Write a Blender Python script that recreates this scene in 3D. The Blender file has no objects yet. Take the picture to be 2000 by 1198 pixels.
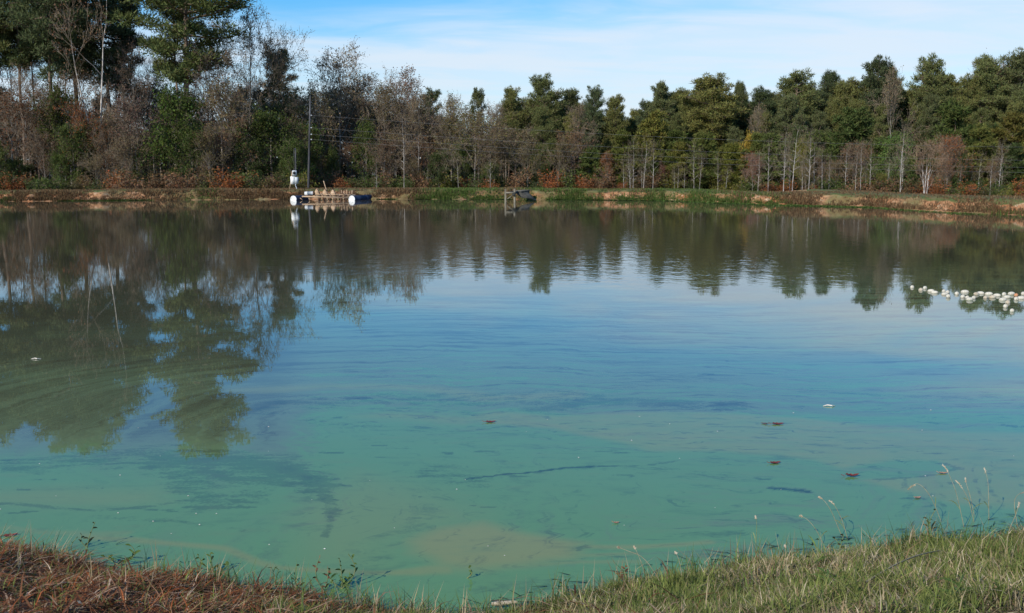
import bpy, math, random
import numpy as np
from mathutils import Vector

random.seed(7)
rng = np.random.default_rng(7)
C = bpy.context.scene.collection
R = math.radians

# ------------------------------------------------------------------ camera, sky, sun, exposure
CAM_H = 2.5
PITCH = R(7.87)
FPX = 2055.0                       # focal length in pixels of a 2000 px wide picture
cam_d = bpy.data.cameras.new('camera')
cam_d.sensor_width = 36.0
cam_d.lens = 36.0 * FPX / 2000.0
cam_d.clip_start = 0.05
cam_d.clip_end = 3000
cam = bpy.data.objects.new('camera', cam_d)
C.objects.link(cam)
cam.location = (0, 0, CAM_H)
cam.rotation_euler = (R(90) - PITCH, 0, 0)
bpy.context.scene.camera = cam

SUN_EL, SUN_AZ = R(33), R(40)      # the sun stands behind the camera, 40 degrees round to the left
sun_dir = Vector((-math.sin(SUN_AZ) * math.cos(SUN_EL), -math.cos(SUN_AZ) * math.cos(SUN_EL), math.sin(SUN_EL)))
sun_d = bpy.data.lights.new('sun', 'SUN')
sun_d.energy = 4.6
sun_d.angle = R(0.5)
sun_d.color = (1.0, 0.94, 0.84)
sun = bpy.data.objects.new('sun', sun_d)
C.objects.link(sun)
sun.rotation_euler = (-sun_dir).to_track_quat('-Z', 'Y').to_euler()

world = bpy.data.worlds.new('World')
bpy.context.scene.world = world
world.use_nodes = True
wn, wl = world.node_tree.nodes, world.node_tree.links
wn.clear()


def N(nt, kind, **kw):
    n = nt.nodes.new(kind)
    for k, v in kw.items():
        setattr(n, k, v)
    return n


def math_node(nt, op, a, b=None, c=None, clamp=False):
    n = nt.nodes.new('ShaderNodeMath')
    n.operation = op
    n.use_clamp = clamp
    for i, v in enumerate((a, b, c)):
        if v is None:
            continue
        if isinstance(v, (int, float)):
            n.inputs[i].default_value = v
        else:
            nt.links.new(v, n.inputs[i])
    return n.outputs[0]


def smooth(nt, x, lo, hi):
    n = nt.nodes.new('ShaderNodeMapRange')
    n.interpolation_type = 'SMOOTHSTEP'
    nt.links.new(x, n.inputs[0])
    n.inputs[1].default_value = lo
    n.inputs[2].default_value = hi
    n.inputs[3].default_value = 0.0
    n.inputs[4].default_value = 1.0
    return n.outputs[0]


def mix_col(nt, fac, a, b, blend='MIX'):
    n = nt.nodes.new('ShaderNodeMix')
    n.data_type = 'RGBA'
    n.blend_type = blend
    for sock, v in ((n.inputs[0], fac), (n.inputs[6], a), (n.inputs[7], b)):
        if isinstance(v, (int, float)):
            sock.default_value = v
        elif isinstance(v, tuple):
            sock.default_value = (*v, 1.0) if len(v) == 3 else v
        else:
            nt.links.new(v, sock)
    return n.outputs[2]


def noise(nt, vec, scale, detail=4.0, rough=0.55, dist=0.0):
    n = nt.nodes.new('ShaderNodeTexNoise')
    nt.links.new(vec, n.inputs['Vector'])
    n.inputs['Scale'].default_value = scale
    n.inputs['Detail'].default_value = detail
    n.inputs['Roughness'].default_value = rough
    n.inputs['Distortion'].default_value = dist
    return n.outputs['Fac']


def mapping(nt, vec, scale=(1, 1, 1), loc=(0, 0, 0), rot=(0, 0, 0)):
    n = nt.nodes.new('ShaderNodeMapping')
    nt.links.new(vec, n.inputs['Vector'])
    n.inputs['Scale'].default_value = scale
    n.inputs['Location'].default_value = loc
    n.inputs['Rotation'].default_value = rot
    return n.outputs['Vector']


wt = world.node_tree
sky = N(wt, 'ShaderNodeTexSky', sky_type='NISHITA', sun_disc=False)
sky.sun_elevation = SUN_EL
sky.sun_rotation = R(180) + SUN_AZ
sky.altitude = 0
sky.air_density = 1.0
sky.dust_density = 0.3
sky.ozone_density = 3.0
hs = N(wt, 'ShaderNodeHueSaturation')
hs.inputs['Saturation'].default_value = 1.18
hs.inputs['Value'].default_value = 1.0
wl.new(mix_col(wt, 1.0, sky.outputs[0], (0.70, 0.98, 1.18), 'MULTIPLY'), hs.inputs['Color'])
tc = N(wt, 'ShaderNodeTexCoord')
sep = N(wt, 'ShaderNodeSeparateXYZ')
wl.new(tc.outputs['Generated'], sep.inputs[0])
dx, dy, dz = sep.outputs
zc = math_node(wt, 'MAXIMUM', dz, 0.0)
inv = math_node(wt, 'DIVIDE', 1.0, math_node(wt, 'ADD', zc, 0.10))
comb = N(wt, 'ShaderNodeCombineXYZ')
wl.new(math_node(wt, 'MULTIPLY', dx, inv), comb.inputs[0])
wl.new(math_node(wt, 'MULTIPLY', dy, inv), comb.inputs[1])
plane = comb.outputs[0]
n1 = noise(wt, mapping(wt, plane, (0.42, 0.60, 1), (3.1, 1.7, 0), (0, 0, R(18))), 1.0, 5, 0.5, 0.3)
n2 = noise(wt, mapping(wt, plane, (0.9, 1.7, 1), (0.3, 4.2, 0), (0, 0, R(-24))), 1.5, 7, 0.55, 0.5)
# thin cloud layer, thicker low down and towards +X
edge = math_node(wt, 'ADD', math_node(wt, 'MULTIPLY', dx, 0.11), 0.154)
d = math_node(wt, 'SUBTRACT', edge, zc)
d = math_node(wt, 'ADD', d, math_node(wt, 'MULTIPLY', math_node(wt, 'SUBTRACT', n1, 0.5), 0.15))
d = math_node(wt, 'ADD', d, math_node(wt, 'MULTIPLY', math_node(wt, 'SUBTRACT', n2, 0.5), 0.07))
m_band = smooth(wt, d, -0.035, 0.06)
wisp = math_node(wt, 'MULTIPLY', smooth(wt, n2, 0.50, 0.80), smooth(wt, n1, 0.42, 0.62))
m = math_node(wt, 'MAXIMUM', math_node(wt, 'MULTIPLY', m_band, math_node(wt, 'ADD', math_node(wt, 'ADD', 0.56, math_node(wt, 'MULTIPLY', smooth(wt, n2, 0.36, 0.62), 0.17)), math_node(wt, 'MULTIPLY', smooth(wt, n1, 0.36, 0.60), 0.15))), math_node(wt, 'MULTIPLY', wisp, 0.22))
cl = mix_col(wt, m, hs.outputs[0], (5.9, 6.55, 7.3))
bg = N(wt, 'ShaderNodeBackground')
bg.inputs['Strength'].default_value = 0.13
wl.new(cl, bg.inputs['Color'])
wo = N(wt, 'ShaderNodeOutputWorld')
wl.new(bg.outputs[0], wo.inputs['Surface'])

vs = bpy.context.scene.view_settings
vs.view_transform = 'Standard'
vs.look = 'None'
vs.exposure = 0.0
vs.gamma = 1.0
vs.use_curve_mapping = False
bpy.context.scene.cycles.use_denoising = True
bpy.context.scene.cycles.max_bounces = 6
bpy.context.scene.cycles.transparent_max_bounces = 6

# ------------------------------------------------------------------ helpers
CP, SP = math.cos(PITCH), math.sin(PITCH)


def ray(px, py):
    a, b = (px - 1000) / FPX, (599 - py) / FPX
    return np.array([a, CP + b * SP, -SP + b * CP])


def at(px, py, Y):
    d_ = ray(px, py)
    return np.array([0, 0, CAM_H]) + d_ * (Y / d_[1])


def on_level(px, py, z=0.0):
    d_ = ray(px, py)
    return np.array([0, 0, CAM_H]) + d_ * ((z - CAM_H) / d_[2])


_TAB = {}


def noise_table(k):
    if k not in _TAB:
        _TAB[k] = np.random.default_rng(k).random((256, 256))
    return _TAB[k]


def fbm(x, y, octaves=4, seed=0, gain=0.5):
    x = np.asarray(x, float)
    y = np.asarray(y, float)
    out = np.zeros(np.broadcast(x, y).shape)
    amp, tot = 1.0, 0.0
    for o in range(octaves):
        tab = noise_table(seed * 31 + o)
        xi, yi = np.floor(x).astype(int), np.floor(y).astype(int)
        fx, fy = x - xi, y - yi
        fx = fx * fx * (3 - 2 * fx)
        fy = fy * fy * (3 - 2 * fy)
        g = lambda i, j: tab[(xi + i) % 256, (yi + j) % 256]
        v = (g(0, 0) * (1 - fx) + g(1, 0) * fx) * (1 - fy) + (g(0, 1) * (1 - fx) + g(1, 1) * fx) * fy
        out = out + amp * v
        tot += amp
        amp *= gain
        x, y = x * 2.03 + 11.3, y * 2.03 + 7.7
    return out / tot


def build(name, V, F, mats, midx=None, col=None, parent=None, smooth_=False, data_only=False):
    """V (n,3); F list of int arrays (m,k), k may differ; midx list of material index arrays/ints per array in F."""
    me = bpy.data.meshes.new(name)
    V = np.asarray(V, np.float32).reshape(-1, 3)
    F = [np.asarray(f, np.int32) for f in F if len(f)]
    loops = np.concatenate([f.ravel() for f in F])
    sizes = np.concatenate([np.full(len(f), f.shape[1], np.int32) for f in F])
    starts = np.concatenate([[0], np.cumsum(sizes)[:-1]]).astype(np.int32)
    me.vertices.add(len(V))
    me.vertices.foreach_set('co', V.ravel())
    me.loops.add(len(loops))
    me.loops.foreach_set('vertex_index', loops)
    me.polygons.add(len(sizes))
    me.polygons.foreach_set('loop_start', starts)
    me.polygons.foreach_set('loop_total', sizes)
    for m_ in (mats if isinstance(mats, (list, tuple)) else [mats]):
        me.materials.append(m_)
    if midx is not None:
        me.polygons.foreach_set('material_index', np.concatenate(
            [np.full(len(f), i, np.int32) if np.isscalar(i) else np.asarray(i, np.int32) for f, i in zip(F, midx)]))
    if smooth_:
        me.polygons.foreach_set('use_smooth', np.ones(len(sizes), bool))
    me.update(calc_edges=True)
    if col is not None:
        a = me.attributes.new('col', 'FLOAT_COLOR', 'POINT')
        col = np.asarray(col, np.float32)
        if col.ndim == 1:
            col = np.repeat(col[:, None], 3, 1)
        c4 = np.ones((len(V), 4), np.float32)
        c4[:, :3] = col
        a.data.foreach_set('color', c4.ravel())
    if data_only:
        return me
    o = bpy.data.objects.new(name, me)
    C.objects.link(o)
    if parent is not None:
        o.parent = parent
    return o


def tubes(P0, P1, R0, R1, sides):
    """Open prisms along segments."""
    P0, P1 = np.asarray(P0, float), np.asarray(P1, float)
    R0, R1 = np.asarray(R0, float), np.asarray(R1, float)
    d_ = P1 - P0
    L = np.linalg.norm(d_, axis=1, keepdims=True) + 1e-9
    d_ = d_ / L
    ref = np.where(np.abs(d_[:, 2:3]) > 0.9, np.array([[1.0, 0, 0]]), np.array([[0, 0, 1.0]]))
    u = np.cross(d_, ref)
    u /= np.linalg.norm(u, axis=1, keepdims=True)
    v = np.cross(d_, u)
    n = len(P0)
    ang = np.arange(sides) * 2 * math.pi / sides
    ring = np.cos(ang)[None, :, None] * u[:, None, :] + np.sin(ang)[None, :, None] * v[:, None, :]
    A = P0[:, None, :] + ring * R0[:, None, None]
    B = P1[:, None, :] + ring * R1[:, None, None]
    V = np.concatenate([A, B], 1).reshape(-1, 3)
    i = np.arange(sides)
    j = (i + 1) % sides
    q = np.stack([i, j, j + sides, i + sides], 1)
    F = (np.arange(n)[:, None, None] * (2 * sides) + q[None]).reshape(-1, 4)
    return V, F


class MB:
    """Collects boxes, bars and lathes into one mesh."""

    def __init__(self):
        self.V, self.Q, self.T, self.n = [], [], [], 0

    def add(self, V, Q=None, T=None):
        V = np.asarray(V, float).reshape(-1, 3)
        if Q is not None and len(Q):
            self.Q.append(np.asarray(Q) + self.n)
        if T is not None and len(T):
            self.T.append(np.asarray(T) + self.n)
        self.V.append(V)
        self.n += len(V)
        return self

    def box(self, lo, hi, bev=0.0):
        lo, hi = np.array(lo, float), np.array(hi, float)
        c = np.array([[x, y, z] for x in (0, 1) for y in (0, 1) for z in (0, 1)])
        V = lo + c * (hi - lo)
        Q = [[0, 1, 3, 2], [4, 6, 7, 5], [0, 4, 5, 1], [2, 3, 7, 6], [0, 2, 6, 4], [1, 5, 7, 3]]
        return self.add(V, Q)

    def beam(self, p0, p1, w, h, up=(0, 0, 1)):
        p0, p1, up = np.array(p0, float), np.array(p1, float), np.array(up, float)
        d_ = p1 - p0
        d_ /= np.linalg.norm(d_)
        s = np.cross(d_, up)
        s /= np.linalg.norm(s)
        u = np.cross(s, d_)
        V = []
        for p in (p0, p1):
            for a, b in ((-1, -1), (1, -1), (1, 1), (-1, 1)):
                V.append(p + s * a * w / 2 + u * b * h / 2)
        return self.add(V, [[0, 1, 2, 3], [7, 6, 5, 4], [0, 4, 5, 1], [1, 5, 6, 2], [2, 6, 7, 3], [3, 7, 4, 0]])

    def lathe(self, p0, axis, profile, sides=16):
        """profile: list of (distance along axis, radius)."""
        p0, a = np.array(p0, float), np.array(axis, float)
        a /= np.linalg.norm(a)
        ref = np.array([1.0, 0, 0]) if abs(a[2]) > 0.9 else np.array([0, 0, 1.0])
        u = np.cross(a, ref)
        u /= np.linalg.norm(u)
        v = np.cross(a, u)
        ang = np.arange(sides) * 2 * math.pi / sides
        ring = np.cos(ang)[:, None] * u + np.sin(ang)[:, None] * v
        V = np.concatenate([p0 + a * t + ring * r_ for t, r_ in profile])
        Q = []
        for k in range(len(profile) - 1):
            for i in range(sides):
                j = (i + 1) % sides
                Q.append([k * sides + i, k * sides + j, (k + 1) * sides + j, (k + 1) * sides + i])
        return self.add(V, Q)

    def path(self, pts, radii, sides=6):
        pts = np.asarray(pts, float)
        radii = np.asarray(radii, float)
        V, F = tubes(pts[:-1], pts[1:], radii[:-1], radii[1:], sides)
        return self.add(V, F)

    def build(self, name, mat, parent=None, smooth_=False, col=None):
        F, = [[]],
        F = []
        if self.Q:
            F.append(np.concatenate(self.Q))
        if self.T:
            F.append(np.concatenate(self.T))
        return build(name, np.concatenate(self.V), F, mat, None, col, parent, smooth_)


def tag(o, label=None, cat=None, group=None, kind=None):
    if label:
        o['label'] = label
    if cat:
        o['category'] = cat
    if group:
        o['group'] = group
    if kind:
        o['kind'] = kind
    return o


def empty(name, loc=(0, 0, 0), rz=0.0):
    o = bpy.data.objects.new(name, None)
    C.objects.link(o)
    o.location = loc
    o.rotation_euler = (0, 0, rz)
    o.empty_display_size = 0.2
    return o


# ------------------------------------------------------------------ materials
def new_mat(name):
    m_ = bpy.data.materials.new(name)
    m_.use_nodes = True
    m_.node_tree.nodes.clear()
    return m_, m_.node_tree


def finish(nt, shader):
    o = N(nt, 'ShaderNodeOutputMaterial')
    nt.links.new(shader, o.inputs['Surface'])


def bsdf(nt, col, rough=0.8, metallic=0.0, spec=0.3, bump=None, bump_d=0.02):
    b = N(nt, 'ShaderNodeBsdfPrincipled')
    if isinstance(col, tuple):
        b.inputs['Base Color'].default_value = (*col, 1)
    else:
        nt.links.new(col, b.inputs['Base Color'])
    b.inputs['Roughness'].default_value = rough
    b.inputs['Metallic'].default_value = metallic
    b.inputs['Specular IOR Level'].default_value = spec
    if bump is not None:
        bn = N(nt, 'ShaderNodeBump')
        bn.inputs['Strength'].default_value = 0.7
        bn.inputs['Distance'].default_value = bump_d
        nt.links.new(bump, bn.inputs['Height'])
        nt.links.new(bn.outputs[0], b.inputs['Normal'])
    return b.outputs[0]


def worn(name, c1, c2, scale=3.0, rough=0.7, metallic=0.0, stretch=(1, 1, 1), lo=0.35, hi=0.65, bump=0.01, spec=0.3):
    m_, nt = new_mat(name)
    t = N(nt, 'ShaderNodeTexCoord')
    v = mapping(nt, t.outputs['Object'], stretch)
    n_ = noise(nt, v, scale, 6, 0.6)
    c = mix_col(nt, smooth(nt, n_, lo, hi), c1, c2)
    finish(nt, bsdf(nt, c, rough, metallic, spec, n_, bump))
    return m_


def leaf_mat(name, use_obj=True, trans=0.3):
    """Leaf: attribute 'col' times the object's own tint."""
    m_, nt = new_mat(name)
    a = N(nt, 'ShaderNodeAttribute', attribute_name='col')
    c = a.outputs['Color']
    if use_obj:
        oi = N(nt, 'ShaderNodeObjectInfo')
        c = mix_col(nt, 1.0, c, oi.outputs['Color'], 'MULTIPLY')
    df = N(nt, 'ShaderNodeBsdfDiffuse')
    tr = N(nt, 'ShaderNodeBsdfTranslucent')
    nt.links.new(c, df.inputs[0])
    nt.links.new(c, tr.inputs[0])
    mx = N(nt, 'ShaderNodeMixShader')
    mx.inputs[0].default_value = trans
    nt.links.new(df.outputs[0], mx.inputs[1])
    nt.links.new(tr.outputs[0], mx.inputs[2])
    finish(nt, mx.outputs[0])
    return m_


M_needle = leaf_mat('pine_needles', True, 0.25)
M_leaf = leaf_mat('leaf', True, 0.35)
M_blade = leaf_mat('grass_blade', False, 0.3)
M_pinebark = worn('pine_bark', (0.10, 0.07, 0.05), (0.24, 0.17, 0.12), 2.5, 0.9, 0, (1, 1, 0.4), bump=0.05)
M_greybark = worn('grey_bark', (0.13, 0.11, 0.09), (0.30, 0.26, 0.22), 2.0, 0.9, 0, (1, 1, 0.4), bump=0.04)
M_palebark = worn('pale_bark', (0.24, 0.20, 0.17), (0.66, 0.60, 0.52), 1.3, 0.85, 0, (1, 1, 0.7), bump=0.02)
M_twig = worn('twig', (0.14, 0.108, 0.074), (0.27, 0.21, 0.15), 1.0, 0.9, bump=0.0)
M_tantwig = worn('tan_twig', (0.24, 0.16, 0.10), (0.36, 0.25, 0.16), 1.0, 0.9, bump=0.0)


# ------------------------------------------------------------------ ground shapes
bank_px = [(0, 394), (350, 391), (570, 389.3), (1000, 389.6), (1300, 392), (1500, 400), (1700, 405), (1850, 414), (2000, 421)]
bp = np.array([on_level(x, y) for x, y in bank_px])
BX = np.concatenate([[-90, -60, -45], bp[:, 0], [29, 37, 45, 52]])
BY = np.concatenate([[55, 62, 65], bp[:, 1], [42, 30, 12, -10]])


def bankY(x):
    return np.interp(x, BX, BY)


shore_px = [(-500, 1068), (0, 1092), (200, 1122), (400, 1152), (600, 1178), (750, 1202), (900, 1224), (1000, 1214), (1100, 1192),
            (1250, 1160), (1400, 1134), (1600, 1097), (1800, 1068), (2000, 1050), (2500, 1010)]
sp = np.array([on_level(x, y) for x, y in shore_px])
SX = np.concatenate([[-30, -9], sp[:, 0], [9.5, 30]])
SY = np.concatenate([[9, 7.2], sp[:, 1], [8.6, 14]])


def shoreY(x):
    x = np.asarray(x, float)
    return np.interp(x, SX, SY) + 0.12 * (fbm(x * 3.0, x * 0 + 3.3, 4, 5) - 0.5) * 2


def near_z(x, y):
    s = shoreY(x) - y
    z = np.where(s < 0, 0.30 * s, 0.03 + 0.30 * s)
    z = np.where(s > 2.4, 0.75 + 0.02 * (s - 2.4), z)
    hump = (fbm(x * 1.6, y * 1.6, 4, 21) - 0.5) * 0.16 + (fbm(x * 6, y * 6, 3, 22) - 0.5) * 0.09
    left = np.clip((-1.2 - x) / 1.2, 0, 1) * np.clip(s / 0.35, 0, 1) * 0.07
    return np.where(s > 0, z + (hump + left) * np.clip(s / 0.25, 0, 1), z)


# ground sheet to the horizon
m_, nt = new_mat('ground_soil')
t = N(nt, 'ShaderNodeTexCoord')
n_ = noise(nt, t.outputs['Object'], 0.15, 8, 0.65)
finish(nt, bsdf(nt, mix_col(nt, smooth(nt, n_, 0.4, 0.6), (0.06, 0.06, 0.025), (0.10, 0.075, 0.045)), 0.95))
g = build('ground', [[-900, -300, -0.62], [900, -300, -0.62], [900, 1500, -0.62], [-900, 1500, -0.62]], [[[0, 1, 2, 3]]], m_)
tag(g, kind='structure')

# far bank: eroded clay face under a grassy crest
m_, nt = new_mat('clay_bank')
t = N(nt, 'ShaderNodeTexCoord')
P = t.outputs['Object']
sx = N(nt, 'ShaderNodeSeparateXYZ')
nt.links.new(P, sx.inputs[0])
n1 = noise(nt, P, 0.55, 6, 0.6)
n2 = noise(nt, mapping(nt, P, (1, 1, 2.5), (5, 2, 1)), 2.2, 6, 0.65)
n3 = noise(nt, mapping(nt, P, (0.25, 0.25, 0.25), (9, 2, 1)), 1.0, 3, 0.5)
clay = mix_col(nt, smooth(nt, n1, 0.40, 0.60), (0.38, 0.20, 0.10), (0.33, 0.135, 0.055))
clay = mix_col(nt, smooth(nt, n2, 0.50, 0.66), clay, (0.085, 0.055, 0.03))
pale = mix_col(nt, smooth(nt, n2, 0.36, 0.46), (0.46, 0.32, 0.20), clay)
grs = mix_col(nt, smooth(nt, n2, 0.38, 0.62), (0.07, 0.098, 0.026), (0.125, 0.105, 0.045))
f_top = smooth(nt, math_node(nt, 'ADD', sx.outputs[2], math_node(nt, 'MULTIPLY', math_node(nt, 'SUBTRACT', n1, 0.5), 0.7)), 0.44, 0.56)
f_patch = smooth(nt, n3, 0.52, 0.60)
f = math_node(nt, 'MAXIMUM', f_top, math_node(nt, 'MULTIPLY', f_patch, 0.7))
c = mix_col(nt, f, pale, grs)
finish(nt, bsdf(nt, c, 0.95, bump=n2, bump_d=0.16))
bx = np.arange(-88, 51, 0.10)
off = np.array([-2.5, -0.8, -0.25, 0.0, 0.08, 0.16, 0.24, 0.32, 0.40, 0.48, 0.58, 0.72, 0.95, 1.3, 2.0, 3.2, 4.5, 7, 10, 14, 19])
prof = np.array([-0.75, -0.28, -0.06, 0.02, 0.07, 0.14, 0.24, 0.35, 0.45, 0.53, 0.58, 0.62, 0.64, 0.65, 0.66, 0.65, 0.60, 0.30, -0.05, -0.45, -0.75])
XX, OO = np.meshgrid(bx, off, indexing='ij')
ZZ = np.repeat(prof[None], len(bx), 0)
crest = 1.0 + np.interp(bx, [-40, 10, 24, 40], [-0.02, -0.02, 0.18, 0.2]) + 0.22 * (fbm(bx * 0.35, bx * 0, 4, 3) - 0.5)
ZZ = np.where(ZZ > 0, ZZ * crest[:, None], ZZ)
face = np.clip((OO + 0.3) / 0.3, 0, 1) * np.clip((1.6 - OO) / 0.8, 0, 1)
jag = (fbm(XX * 1.1, OO * 2.0, 4, 8) - 0.5) * 0.75 + (fbm(XX * 3.6, OO * 5.0, 3, 9) - 0.5) * 0.40
# slumped notches in the face
notch = np.clip(fbm(XX * 0.45, XX * 0, 3, 12) - 0.56, 0, 1) * 1.3
slope = np.gradient(bankY(bx), bx)
stretch = np.sqrt(1 + slope ** 2)[:, None]
YY = bankY(XX) + OO * stretch + jag * face + notch * np.clip(ZZ / 0.6, 0, 1) * (OO < 3)
ZZ = ZZ + (fbm(XX * 2.3, OO * 3.1, 3, 14) - 0.5) * 0.14 * face
nb, no = XX.shape
idx = np.arange(nb * no).reshape(nb, no)
F = np.stack([idx[:-1, :-1], idx[1:, :-1], idx[1:, 1:], idx[:-1, 1:]], -1).reshape(-1, 4)
farbank = build('far_bank', np.stack([XX, YY, ZZ], -1).reshape(-1, 3), [F], m_, smooth_=True)
tag(farbank, kind='structure')

# near bank the camera stands on
m_, nt = new_mat('near_soil')
t = N(nt, 'ShaderNodeTexCoord')
P = t.outputs['Object']
sx = N(nt, 'ShaderNodeSeparateXYZ')
nt.links.new(P, sx.inputs[0])
n1 = noise(nt, P, 4.0, 8, 0.65)
n2 = noise(nt, P, 40.0, 4, 0.6)
soil = mix_col(nt, smooth(nt, n1, 0.4, 0.6), (0.07, 0.035, 0.02), (0.16, 0.075, 0.035))
sod = mix_col(nt, smooth(nt, n1, 0.4, 0.6), (0.055, 0.05, 0.022), (0.12, 0.095, 0.045))
c = mix_col(nt, smooth(nt, sx.outputs[0], -1.2, 0.4), soil, sod)
c = mix_col(nt, smooth(nt, n2, 0.45, 0.7), c, (0.02, 0.015, 0.01))
finish(nt, bsdf(nt, c, 0.95, bump=n2, bump_d=0.02))
gx = np.concatenate([[-30, -20, -12], np.arange(-7, 7.01, 0.05), [12, 20, 30]])
gs = np.concatenate([[-1.5, -0.6, -0.3], np.arange(-0.15, 2.6, 0.05), [3, 4, 6, 9, 14, 40]])
XX, SS = np.meshgrid(gx, gs, indexing='ij')
YY = shoreY(XX) - SS
idx = np.arange(XX.size).reshape(XX.shape)
F = np.stack([idx[:-1, :-1], idx[:-1, 1:], idx[1:, 1:], idx[1:, :-1]], -1).reshape(-1, 4)
nbank = build('near_bank', np.stack([XX, YY, near_z(XX, YY)], -1).reshape(-1, 3), [F], m_, smooth_=True)
tag(nbank, kind='structure')

# ------------------------------------------------------------------ pond water with algae scum
ny, nx = 380, 660
yy = 1.0 / np.linspace(1 / 4.2, 1 / 80.0, ny)
ss = np.linspace(-0.95, 0.95, nx)
SX2, YY = np.meshgrid(ss, yy, indexing='ij')
XX = SX2 * YY
idx = np.arange(XX.size).reshape(XX.shape)
F = np.stack([idx[:-1, :-1], idx[1:, :-1], idx[1:, 1:], idx[:-1, 1:]], -1).reshape(-1, 4)
cx, cy = XX.ravel()[F].mean(1), YY.ravel()[F].mean(1)
F = F[cy < bankY(cx) + 2.2]


def sdf_poly(px, py, pts, closed=True):
    """distance to a polyline; negative inside when closed"""
    pts = np.array(pts, float)
    best = np.full(px.shape, 1e9)
    ins = np.zeros(px.shape, bool)
    n_ = len(pts)
    for i in range(n_ if closed else n_ - 1):
        a, b = pts[i], pts[(i + 1) % n_]
        e = b - a
        tt = np.clip(((px - a[0]) * e[0] + (py - a[1]) * e[1]) / (e @ e + 1e-9), 0, 1)
        best = np.minimum(best, np.hypot(px - a[0] - tt * e[0], py - a[1] - tt * e[1]))
        if closed:
            c1 = (a[1] > py) != (b[1] > py)
            xi = a[0] + (py - a[1]) / (b[1] - a[1] + 1e-12) * (b[0] - a[0])
            ins ^= c1 & (px < xi)
    return np.where(ins, -best, best) if closed else best


def wpts(pts):
    return np.array([on_level(x, y)[:2] for x, y in pts])


def sstep(x, a, b):
    u = np.clip((x - a) / (b - a), 0, 1)
    return u * u * (3 - 2 * u)


wx = XX + 0.45 * (fbm(XX * 0.5, YY * 0.7, 3, 31) - 0.5) + 0.10 * (fbm(XX * 2.2, YY * 3, 3, 33) - 0.5)
wy = YY + 0.45 * (fbm(XX * 0.5, YY * 0.7, 3, 32) - 0.5) + 0.10 * (fbm(XX * 2.2, YY * 3, 3, 34) - 0.5)
fine = fbm(XX * 5 + 3 * (fbm(XX * 1.3, YY * 1.3, 3, 39) - 0.5), YY * 11, 4, 35)
grain = fbm(XX * 26, YY * 34, 3, 36)

scum = np.zeros(XX.shape)
P1 = wpts([(820, 1050), (870, 1020), (960, 1010), (1060, 1032), (1160, 1052), (1110, 1085), (950, 1106), (860, 1106), (815, 1078)])
scum = np.maximum(scum, 0.95 * sstep(sdf_poly(wx, wy, P1), 0.10, -0.14))
P1b = wpts([(640, 1090), (600, 1000), (700, 930), (860, 960), (960, 1000), (800, 1060), (760, 1100)])
scum = np.maximum(scum, 0.38 * sstep(sdf_poly(wx, wy, P1b), 0.3, -0.4))
for pts, w, a in (([(180, 1045), (330, 1066), (480, 1074), (600, 1100), (760, 1112), (880, 1106)], 0.035, 0.7),
                  ([(1150, 1062), (1250, 1063), (1390, 1060)], 0.03, 0.7), ([(1090, 1078), (1250, 1074)], 0.02, 0.5),
                  ([(1050, 1092), (1250, 1090)], 0.02, 0.5), ([(0, 1030), (140, 1040), (260, 1044)], 0.03, 0.4),
                  ([(480, 760), (640, 748), (820, 755), (940, 775), (1100, 772)], 0.12, 0.5)):
    scum = np.maximum(scum, a * sstep(sdf_poly(wx, wy, wpts(pts), False), w * 2.2, w * 0.3))
P2 = wpts([(890, 815), (960, 800), (1080, 808), (1200, 806), (1450, 812), (1900, 850), (2100, 850), (2100, 1000), (1850, 985), (1700, 948),
           (1650, 925), (1580, 905), (1400, 890), (1250, 885), (1150, 862), (1080, 838), (960, 828)])
P2h = wpts([(1650, 920), (1760, 903), (1850, 905), (1880, 918), (1800, 935), (1680, 942)])
s2 = sstep(sdf_poly(wx, wy, P2), 0.08, -0.10) * sstep(sdf_poly(wx, wy, P2h), -0.02, 0.08)
scum = np.maximum(scum, s2 * (0.55 + 0.5 * (fine - 0.45)))
scum = np.maximum(scum, 0.45 * sstep(sdf_poly(wx, wy, wpts([(-200, 970), (120, 950), (300, 960), (340, 985), (120, 990), (-200, 990)])), 0.25, -0.3))
scum = np.maximum(scum, 0.5 * sstep(sdf_poly(wx, wy, wpts([(690, 815), (900, 828), (930, 815), (760, 806)])), 0.2, -0.2))

clear = np.zeros(XX.shape)
swaths = (([(330, 898), (450, 905), (560, 922)], 0.34, 0.68), ([(380, 925), (470, 945), (560, 950)], 0.20, 0.6), ([(540, 915), (600, 938), (640, 960)], 0.19, 0.70), ([(640, 960), (675, 980), (692, 1002)], 0.085, 0.68), ([(692, 1002), (694, 1022), (684, 1040)], 0.05, 0.6),
          ([(60, 905), (200, 890), (400, 892), (520, 908), (580, 930)], 0.42, 0.45),
          ([(330, 915), (390, 965), (440, 990), (500, 975)], 0.25, 0.5),
          ([(-50, 984), (60, 990), (180, 999), (290, 994), (360, 984)], 0.055, 0.5),
          ([(180, 1012), (330, 1020), (500, 1035)], 0.06, 0.35),
          ([(480, 800), (560, 785), (740, 776), (950, 778), (1090, 775)], 0.5, 0.42),
          ([(1040, 795), (1160, 782), (1280, 790), (1440, 798)], 0.30, 0.6),
          ([(520, 800), (600, 825), (720, 835), (900, 855), (905, 870)], 0.14, 0.3),
          ([(800, 930), (840, 915), (870, 935), (940, 945)], 0.16, 0.4),
          ([(1240, 920), (1400, 935)], 0.12, 0.3), ([(1560, 760), (1760, 775), (1950, 770)], 0.3, 0.3))
for pts, w, a in swaths:
    dd = sdf_poly(wx, wy, wpts(pts), False)
    k = sstep(dd, w * 1.25, w * 0.15)
    clear = np.maximum(clear, a * k)
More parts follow.
